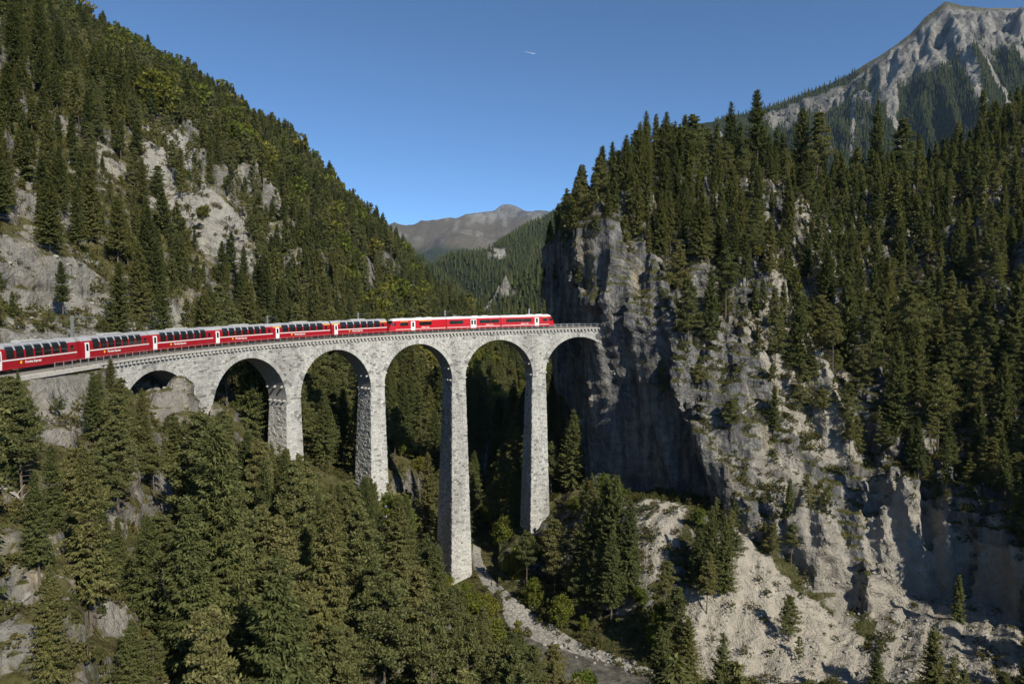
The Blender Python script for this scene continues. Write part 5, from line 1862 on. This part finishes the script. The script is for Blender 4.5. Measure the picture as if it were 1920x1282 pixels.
def Cm(X, Y, H):
    u, t = mt_uv(X, Y)
    drop = t
    n = fbm(X / 130, Y / 130, 94, 4) - 0.5
    n2 = fbm(u / 70, t / 420, 95, 4, True)
    rockband = sstep(1380, 1560, u + 240 * n) * sstep(2230, 2080, u + 200 * n) * sstep(470, 320, drop + 300 * n)
    flank = sstep(1000, 1100, u) * sstep(1720, 1560, u) * sstep(20, 60, drop + 60 * n) * sstep(170, 110, drop + 200 * n) * 0.9
    chute = sstep(0.75, 0.86, n2 + 0.05 * n) * sstep(820, 640, drop) * sstep(0.36, 0.5, fbm(u / 260, t / 1500, 96, 2))
    main = 0 * H
    for u0, w0, w1, d0, d1 in ((1130, 10, 26, 230, 640), (1560, 60, 16, 170, 640), (1800, 70, 20, 180, 720), (1890, 26, 34, 420, 760), (2010, 46, 30, 250, 780), (1420, 34, 12, 200, 560), (2130, 14, 40, 380, 760)):
        wob = 46 * (fbm(t / 130 + u0, 0 * t + 3.3, 97, 3) - 0.5)
        wd = np.interp(drop, [d0, d1], [w0, w1]) * 0.5 * (0.4 + 1.2 * fbm(t / 60 + u0, 0 * t + 7.7, 197, 2))
        main = np.maximum(main, sstep(wd, wd * 0.6, np.abs(u - u0 + wob)) * sstep(d0 - 40, d0, drop) * sstep(d1 + 40, d1, drop))
    rock = np.clip(np.maximum(rockband, flank), 0, 1)
    pale = np.clip(np.maximum(main, np.maximum(chute * 0.8, rock * 0.85 * sstep(0.44, 0.60, fbm(u / 34, t / 80, 98, 4)))), 0, 1)
    grass = sstep(55, 20, drop + 60 * n) * sstep(1380, 1450, u) * sstep(2300, 1800, u)
    forest = np.clip(1 - np.maximum(np.maximum(rock, pale), np.maximum(grass, 0)), 0, 1) * sstep(0.10, 0.3, fbm(X / 90, Y / 90, 99, 3))
    forest = np.where(forest > 0.5, 1.0, forest * 0.5)
    return (forest, grass * 0.25, pale * (1 - grass), np.clip(1 - grass, 0, 1))


_, Vf, Qf, Ff = heightfield('grey_mountain', 600, 2900, 1800, 3250, 6.5, Hm, Cm)
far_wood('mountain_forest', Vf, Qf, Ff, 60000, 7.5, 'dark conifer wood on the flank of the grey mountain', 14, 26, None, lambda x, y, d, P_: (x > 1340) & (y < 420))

# low ground all round, out of sight below the slopes
t_ = NT('valley_ground', 0.95, 0.05)
t_.color(t_.mix(t_.noise(t_.pos(), 0.02, 5, 0.6), (0.03, 0.04, 0.016), (0.07, 0.07, 0.03)))
ang = np.linspace(0, 2 * math.pi, 73)[:-1]
V = [(0, 0, -9)] + [(r * math.sin(a), r * math.cos(a), -9 + z) for r, z in ((900, 0), (3500, -20), (9400, -60)) for a in ang]
Q3 = [(0, 1 + (k + 1) % 72, 1 + k) for k in range(72)]
for b in (1, 73): Q3 += [(b + k, b + (k + 1) % 72, b + 72 + (k + 1) % 72, b + 72 + k) for k in range(72)]
me = bpy.data.meshes.new('ground'); me.from_pydata(V, [], Q3)
link('ground', me, t_.m, None, 'structure')

# ------------------------------------------------------------------ river, gravel path, boulders, walkers
def ground_z(x, y, z0=60.0):
    best = None
    for b in BV:
        h = b.ray_cast(Vector((x, y, z0)), Vector((0, 0, -1)))
        if h[0] is not None and (best is None or h[0].z > best): best = h[0].z
    return best if best is not None else 0.0


t_ = NT('shallow_river_water', 0.16, 0.5)
p_ = t_.pos()
t_.color(t_.mix(t_.ramp(t_.noise(p_, 0.5, 5, 0.6), [(0.38, (0, 0, 0)), (0.66, (1, 1, 1))]), (0.055, 0.052, 0.044), (0.17, 0.155, 0.13)))
t_.normal(t_.bump(t_.noise(t_.pos(scale=(1, 1, 1), rot=(0, 0, 0.7)), 1.1, 6, 0.68, 0.8), 0.8, 0.5))
V = []
RL = [(x, y, float(ZRIV(y))) for x, y in RIVER]
fine = []
for i in range(len(RL) - 1):
    a, b = np.array(RL[i], float), np.array(RL[i + 1], float)
    n = max(2, int(np.linalg.norm(b - a) / 4))
    fine += [a + (b - a) * k / n for k in range(n)]
fine = np.array(fine + [np.array(RL[-1], float)])
for _ in range(3): fine[1:-1] = (fine[:-2] + 2 * fine[1:-1] + fine[2:]) / 4
tg = np.gradient(fine, axis=0); tg[:, 2] = 0; tg = unit(tg); nr = np.stack([tg[:, 1], -tg[:, 0], 0 * tg[:, 0]], 1)
wd_ = np.interp(fine[:, 1], [100, 180, 230, 300], [6.5, 4.5, 2.6, 2.6]) + 0.8 * np.sin(np.arange(len(fine)) * 0.7)
V = np.concatenate([np.stack([fine + nr * wd_[:, None] * k for k in (-1, -0.33, 0.33, 1)], 1).reshape(-1, 3)])
Q = [(i * 4 + j, i * 4 + j + 1, i * 4 + 5 + j, i * 4 + 4 + j) for i in range(len(fine) - 1) for j in range(3)]
tag(link('river_water', mesh_np('river_water', V, np.array(Q)[:, ::-1], True), t_.m), kind='structure')

g_ = NT('pale_gravel_path', 0.95, 0.1)
c_ = g_.mix(g_.noise(g_.pos(), 0.4, 5, 0.6), (0.24, 0.225, 0.195), (0.40, 0.385, 0.35))
g_.color(g_.mix(1.0, c_, g_.ramp(g_.voronoi(g_.pos(), 1.6), [(0.0, (1.25,) * 3), (0.35, (0.9,) * 3), (0.7, (0.55,) * 3)]), 'MULTIPLY'))
g_.normal(g_.bump(g_.noise(g_.pos(), 4, 5, 0.7), 0.7, 0.15))
pts = []
for i in range(len(PATH) - 1):
    a, b = np.array(PATH[i], float), np.array(PATH[i + 1], float)
    pts += [a + (b - a) * k / 8 for k in range(8)]
pts = np.array(pts + [np.array(PATH[-1], float)])
for _ in range(6): pts[1:-1] = (pts[:-2] + 2 * pts[1:-1] + pts[2:]) / 4
tg = unit(np.c_[np.gradient(pts, axis=0)]); nr = np.c_[tg[:, 1], -tg[:, 0]]
V = []
for i in range(len(pts)):
    w = np.interp(i, [0, 14, 30, 40, len(pts)], [1.3, 1.6, 2.4, 4.0, 5.5]) * (0.85 + 0.3 * vnoise(i * 0.4, 0.2, 5))
    for k in np.linspace(-1, 1, 9):
        q = pts[i] + nr[i] * w * k
        V.append((q[0], q[1], ground_z(q[0], q[1]) + 0.10 - 0.25 * (abs(k) > 0.99)))
V = np.array(V)
zz = V[:, 2].reshape(len(pts), 9)
for _ in range(4): zz[1:-1] = (zz[:-2] + 2 * zz[1:-1] + zz[2:]) / 4
V[:, 2] = zz.ravel() + 0.12
Q = [(i * 9 + j, i * 9 + j + 1, i * 9 + 10 + j, i * 9 + 9 + j) for i in range(len(pts) - 1) for j in range(8)]
tag(link('gravel_path', mesh_np('gravel_path', V, np.array(Q)[:, ::-1], True), g_.m), kind='structure')

M['boulder'] = plain('pale_river_boulder', (0.30, 0.285, 0.26), 0.95, spec=0.1, var=0.45, scale=2.0)


def rock_geo(seed, n=2):
    bm = bmesh.new(); bmesh.ops.create_icosphere(bm, subdivisions=n, radius=1.0)
    r = np.random.default_rng(seed)
    pl = unit(r.normal(size=(9, 3))); off = 0.42 + 0.35 * r.random(9)
    for v in bm.verts:
        c = np.array(v.co)
        for a, d in zip(pl, off):
            s = c @ a
            if s > d: c = c - a * (s - d)
        v.co = Vector(c * np.array([1.15, 0.95, 0.7]))
    me = bpy.data.meshes.new('boulder'); bm.to_mesh(me); bm.free(); me.materials.append(M['boulder'])
    return me


RK = [rock_geo(i) for i in range(4)]
bl = []
for j in range(40):
    f = RNG.random()
    x_ = np.interp(f, [0, 0.4, 1], [1035, 1110, 1215]) + RNG.normal() * 14
    y_ = np.interp(f, [0, 0.4, 1], [1212, 1238, 1270]) + RNG.normal() * 9
    d = (CAMZ - 0.4) / (y_ - Y0) * F
    q = PX(x_, y_, d)
    bl.append((q[0], q[1], 0.25 + 0.65 * RNG.random() ** 2.0, x_))
bl.sort(key=lambda b: b[3])
BN = {}
for j, (x, y, s, x_) in enumerate(bl):
    o = link('boulder', RK[j % 4]); z = max(ground_z(x, y, 20), -0.1)
    o.location = (x, y, z + 0.15 * s); o.scale = (s,) * 3; o.rotation_euler = (0, 0, RNG.random() * 6.28)
    nb_ = BN[s > 0.4] = BN.get(s > 0.4, 0) + 1
    tag(o, ('larger' if s > 0.4 else 'small') + ' pale boulder between the gravel path and the river, %s from left' % ORD[nb_ - 1], 'boulder', 'pale boulders by the river')


Ps, Ns = face_samples(VR, QR, 120000, RNG, 0.3)
w_ = pale_cover(Ps, PALE)
sx_, sy_, sd_ = project(Ps)
Pl, Nl = face_samples(VL, QL, 60000, RNG, 0.3); wl_ = pale_cover(Pl, PALE_LEFT); lx_, ly_, ld_ = project(Pl)
k1 = (w_ > 0.4) & (sd_ < 240) & (fbm(Ps[:, 0] / 5, Ps[:, 1] / 5, 88, 3) > 0.47); k2 = (wl_ > 0.4) & (ld_ < 200) & (RNG.random(len(Pl)) < 0.5)
Ps = np.concatenate([Ps[k1], Pl[k2]])
z_ = 0.08 + 0.5 * RNG.random(len(Ps)) ** 4
tag(scatter('loose_stones', Ps, RNG.random(len(Ps)) * 6.28, np.c_[z_, z_, z_], RNG.integers(4, size=len(Ps)), RK), 'loose pale stones strewn over the bare slopes', 'stones')


def person(name, loc, rz, shirt, legs, label, stride=0.25, pack=None):
    V = [(0, 0, 0.93), (0, 0.01, 1.15), (0, 0.02, 1.38), (0, 0.01, 1.50), (0, -0.01, 1.60), (0, -0.02, 1.70),
         (-0.10, 0, 0.90), (-0.11, stride * 0.45, 0.50), (-0.11, stride * 0.75, 0.08), (-0.11, stride * 0.75 - 0.14, 0.04),
         (0.10, 0, 0.90), (0.11, -stride * 0.45, 0.50), (0.11, -stride * 0.55, 0.08), (0.11, -stride * 0.55 - 0.14, 0.04),
         (-0.19, 0.02, 1.40), (-0.25, -0.05, 1.13), (-0.24, -0.18, 0.92), (0.19, 0.02, 1.40), (0.25, 0.05, 1.13), (0.24, 0.0, 0.88)]
    E = [(0, 1), (1, 2), (2, 3), (3, 4), (4, 5), (0, 6), (6, 7), (7, 8), (8, 9), (0, 10), (10, 11), (11, 12), (12, 13), (2, 14), (14, 15), (15, 16), (2, 17), (17, 18), (18, 19)]
    R = [(0.15, 0.11), (0.13, 0.10), (0.15, 0.11), (0.06, 0.06), (0.085, 0.095), (0.08, 0.09), (0.09, 0.09), (0.065, 0.07), (0.045, 0.05), (0.04, 0.035), (0.09, 0.09), (0.065, 0.07), (0.045, 0.05), (0.04, 0.035), (0.06, 0.06), (0.045, 0.045), (0.035, 0.04), (0.06, 0.06), (0.045, 0.045), (0.035, 0.04)]
    me = bpy.data.meshes.new('p'); me.from_pydata(V, E, [])
    o = bpy.data.objects.new('p', me); COL.objects.link(o)
    o.modifiers.new('s', 'SKIN'); o.modifiers.new('u', 'SUBSURF').levels = 1
    for i, r in enumerate(R):
        me.skin_vertices[0].data[i].radius = r
    me.skin_vertices[0].data[0].use_root = True
    d_ = bpy.context.evaluated_depsgraph_get()
    m2 = bpy.data.meshes.new_from_object(o.evaluated_get(d_)); bpy.data.objects.remove(o)
    m2.name = name; m2.materials.clear()
    for m in (M['skin'], shirt, legs): m2.materials.append(m)
    for p in m2.polygons:
        p.use_smooth = True
        z, x = p.center.z, abs(p.center.x)
        p.material_index = 0 if z > 1.47 or (x > 0.2 and z < 0.98) else (1 if z > 0.93 else 2)
    ob = link(name, m2); ob.location = loc; ob.rotation_euler = (0, 0, rz)
    tag(ob, label, 'person', 'walkers on the gravel path')
    hb = MB()
    bm = bmesh.new(); bmesh.ops.create_uvsphere(bm, u_segments=10, v_segments=6, radius=0.105)
    for v in bm.verts: v.co = Vector((v.co.x, v.co.y + 0.02, max(v.co.z, -0.03) + 1.69))
    hm = bpy.data.meshes.new('hair'); bm.to_mesh(hm); bm.free(); link('hair', hm, M['hair'], ob)
    if pack: MB().box((-0.14, 0.12, 1.05), (0.14, 0.30, 1.45)).build('backpack', pack, ob, bevel=0.04)
    return ob


M['skin'] = plain('skin', (0.45, 0.28, 0.2), 0.6)
M['hair'] = plain('dark_hair', (0.03, 0.02, 0.015), 0.8)
M['navy'] = plain('navy_jacket', (0.025, 0.03, 0.05), 0.9); M['black'] = plain('black_trousers', (0.018, 0.018, 0.02), 0.9)
M['rust'] = plain('rust_red_jacket', (0.28, 0.06, 0.035), 0.9); M['jeans'] = plain('blue_jeans', (0.05, 0.07, 0.12), 0.9)
for (x_, y_, d, sh, lg, lab, rz, pk_) in ((896, 1091, 186.5, 'navy', 'black', 'walker in a dark navy jacket, farther of the two dark figures on the path', 0.4, None),
                                           (901, 1099, 183.5, 'black', 'black', 'walker all in black beside the tallest pier, just before the navy jacket', 0.6, None),
                                           (924, 1118, 176, 'rust', 'jeans', 'walker in a rust red jacket alone farther down the gravel path', 2.8, 'black')):
    q = PX(x_, y_, d)
    f = min(range(len(pts)), key=lambda i: abs(pts[i][1] - q[1]))
    q = pts[f] + nr[f] * (-0.4 + 0.5 * (x_ == 901) + 0.9 * (x_ == 924))
    person('person', (q[0], q[1], max(ground_z(q[0], q[1]) + 0.1, float(zz[f].mean()) + 0.12)), rz, M[sh], M[lg], lab, 0.28, M[pk_] if pk_ else None)

# ------------------------------------------------------------------ dead wood
FALLEN = [(1745, 792, 1795, 770, 'on the wooded slope at the right'), (1700, 470, 1745, 455, 'on the bare patch high on the right'), (1585, 380, 1600, 420, 'above the rock ribs'), (1390, 775, 1420, 755, 'on the ledge over the cliff wall'),
          (130, 300, 118, 330, 'above the grey rock at the upper left'), (10, 915, 40, 950, 'at the left edge below the train'), (1850, 930, 1885, 955, 'on the lower right slope'), (1530, 540, 1545, 590, 'beside the rock rib'), (330, 1205, 395, 1190, 'among the pines at the lower left')]
for xa, ya, xb, yb, w in FALLEN:
    a, b = on_slope(xa, ya), on_slope(xb, yb)
    if a is None or b is None: continue
    A = a[0] + a[1] * 0.25; B = A + (b[0] - a[0]).normalized() * min((b[0] - a[0]).length, 9.0)
    B = B + b[1] * 0.25
    mb = MB(); mb.tube([A, (A + B) / 2 + Vector((0.1, 0.1, 0.15)), B], 0.20, 6, 0.07)
    for k in range(4):
        q = A + (B - A) * (0.35 + 0.17 * k)
        mb.tube([q, q + Vector((RNG.normal() * 0.6, RNG.normal() * 0.6, 0.9))], 0.05, 4, 0.02)
    tag(mb.build('fallen_trunk', M['pale_bark']), 'bleached fallen tree trunk lying ' + w, 'fallen tree', 'fallen trunks on the slopes')

# faint short vapour trail high in the sky
t_ = NT('vapour_trail', 1.0, 0.0); t_.color((0.8, 0.8, 0.82))
q0, q1, q2 = PX(984, 97, 9000), PX(995, 100, 9000), PX(1003, 101, 9000)
tag(MB().tube([q0, q1, q2], 1.0, 6, 2.6).build('vapour_trail', t_.m), 'short faint white vapour trail high in the blue sky', 'vapour trail')
# ------------------------------------------------------------------ thin valley haze
t_ = NT('thin_haze')
t_.n.remove(t_.b)
pv = t_.node('ShaderNodeVolumePrincipled')
pv.inputs['Color'].default_value = (0.50, 0.72, 1.0, 1); pv.inputs['Density'].default_value = 2.0e-5; pv.inputs['Anisotropy'].default_value = 0.0
t_.lk(pv.outputs[0], t_.n['Material Output'].inputs['Volume'])
tag(MB().box((-9600, -9600, -95), (9600, 9600, 1600)).build('haze', t_.m), kind='stuff')
#@@NEXT
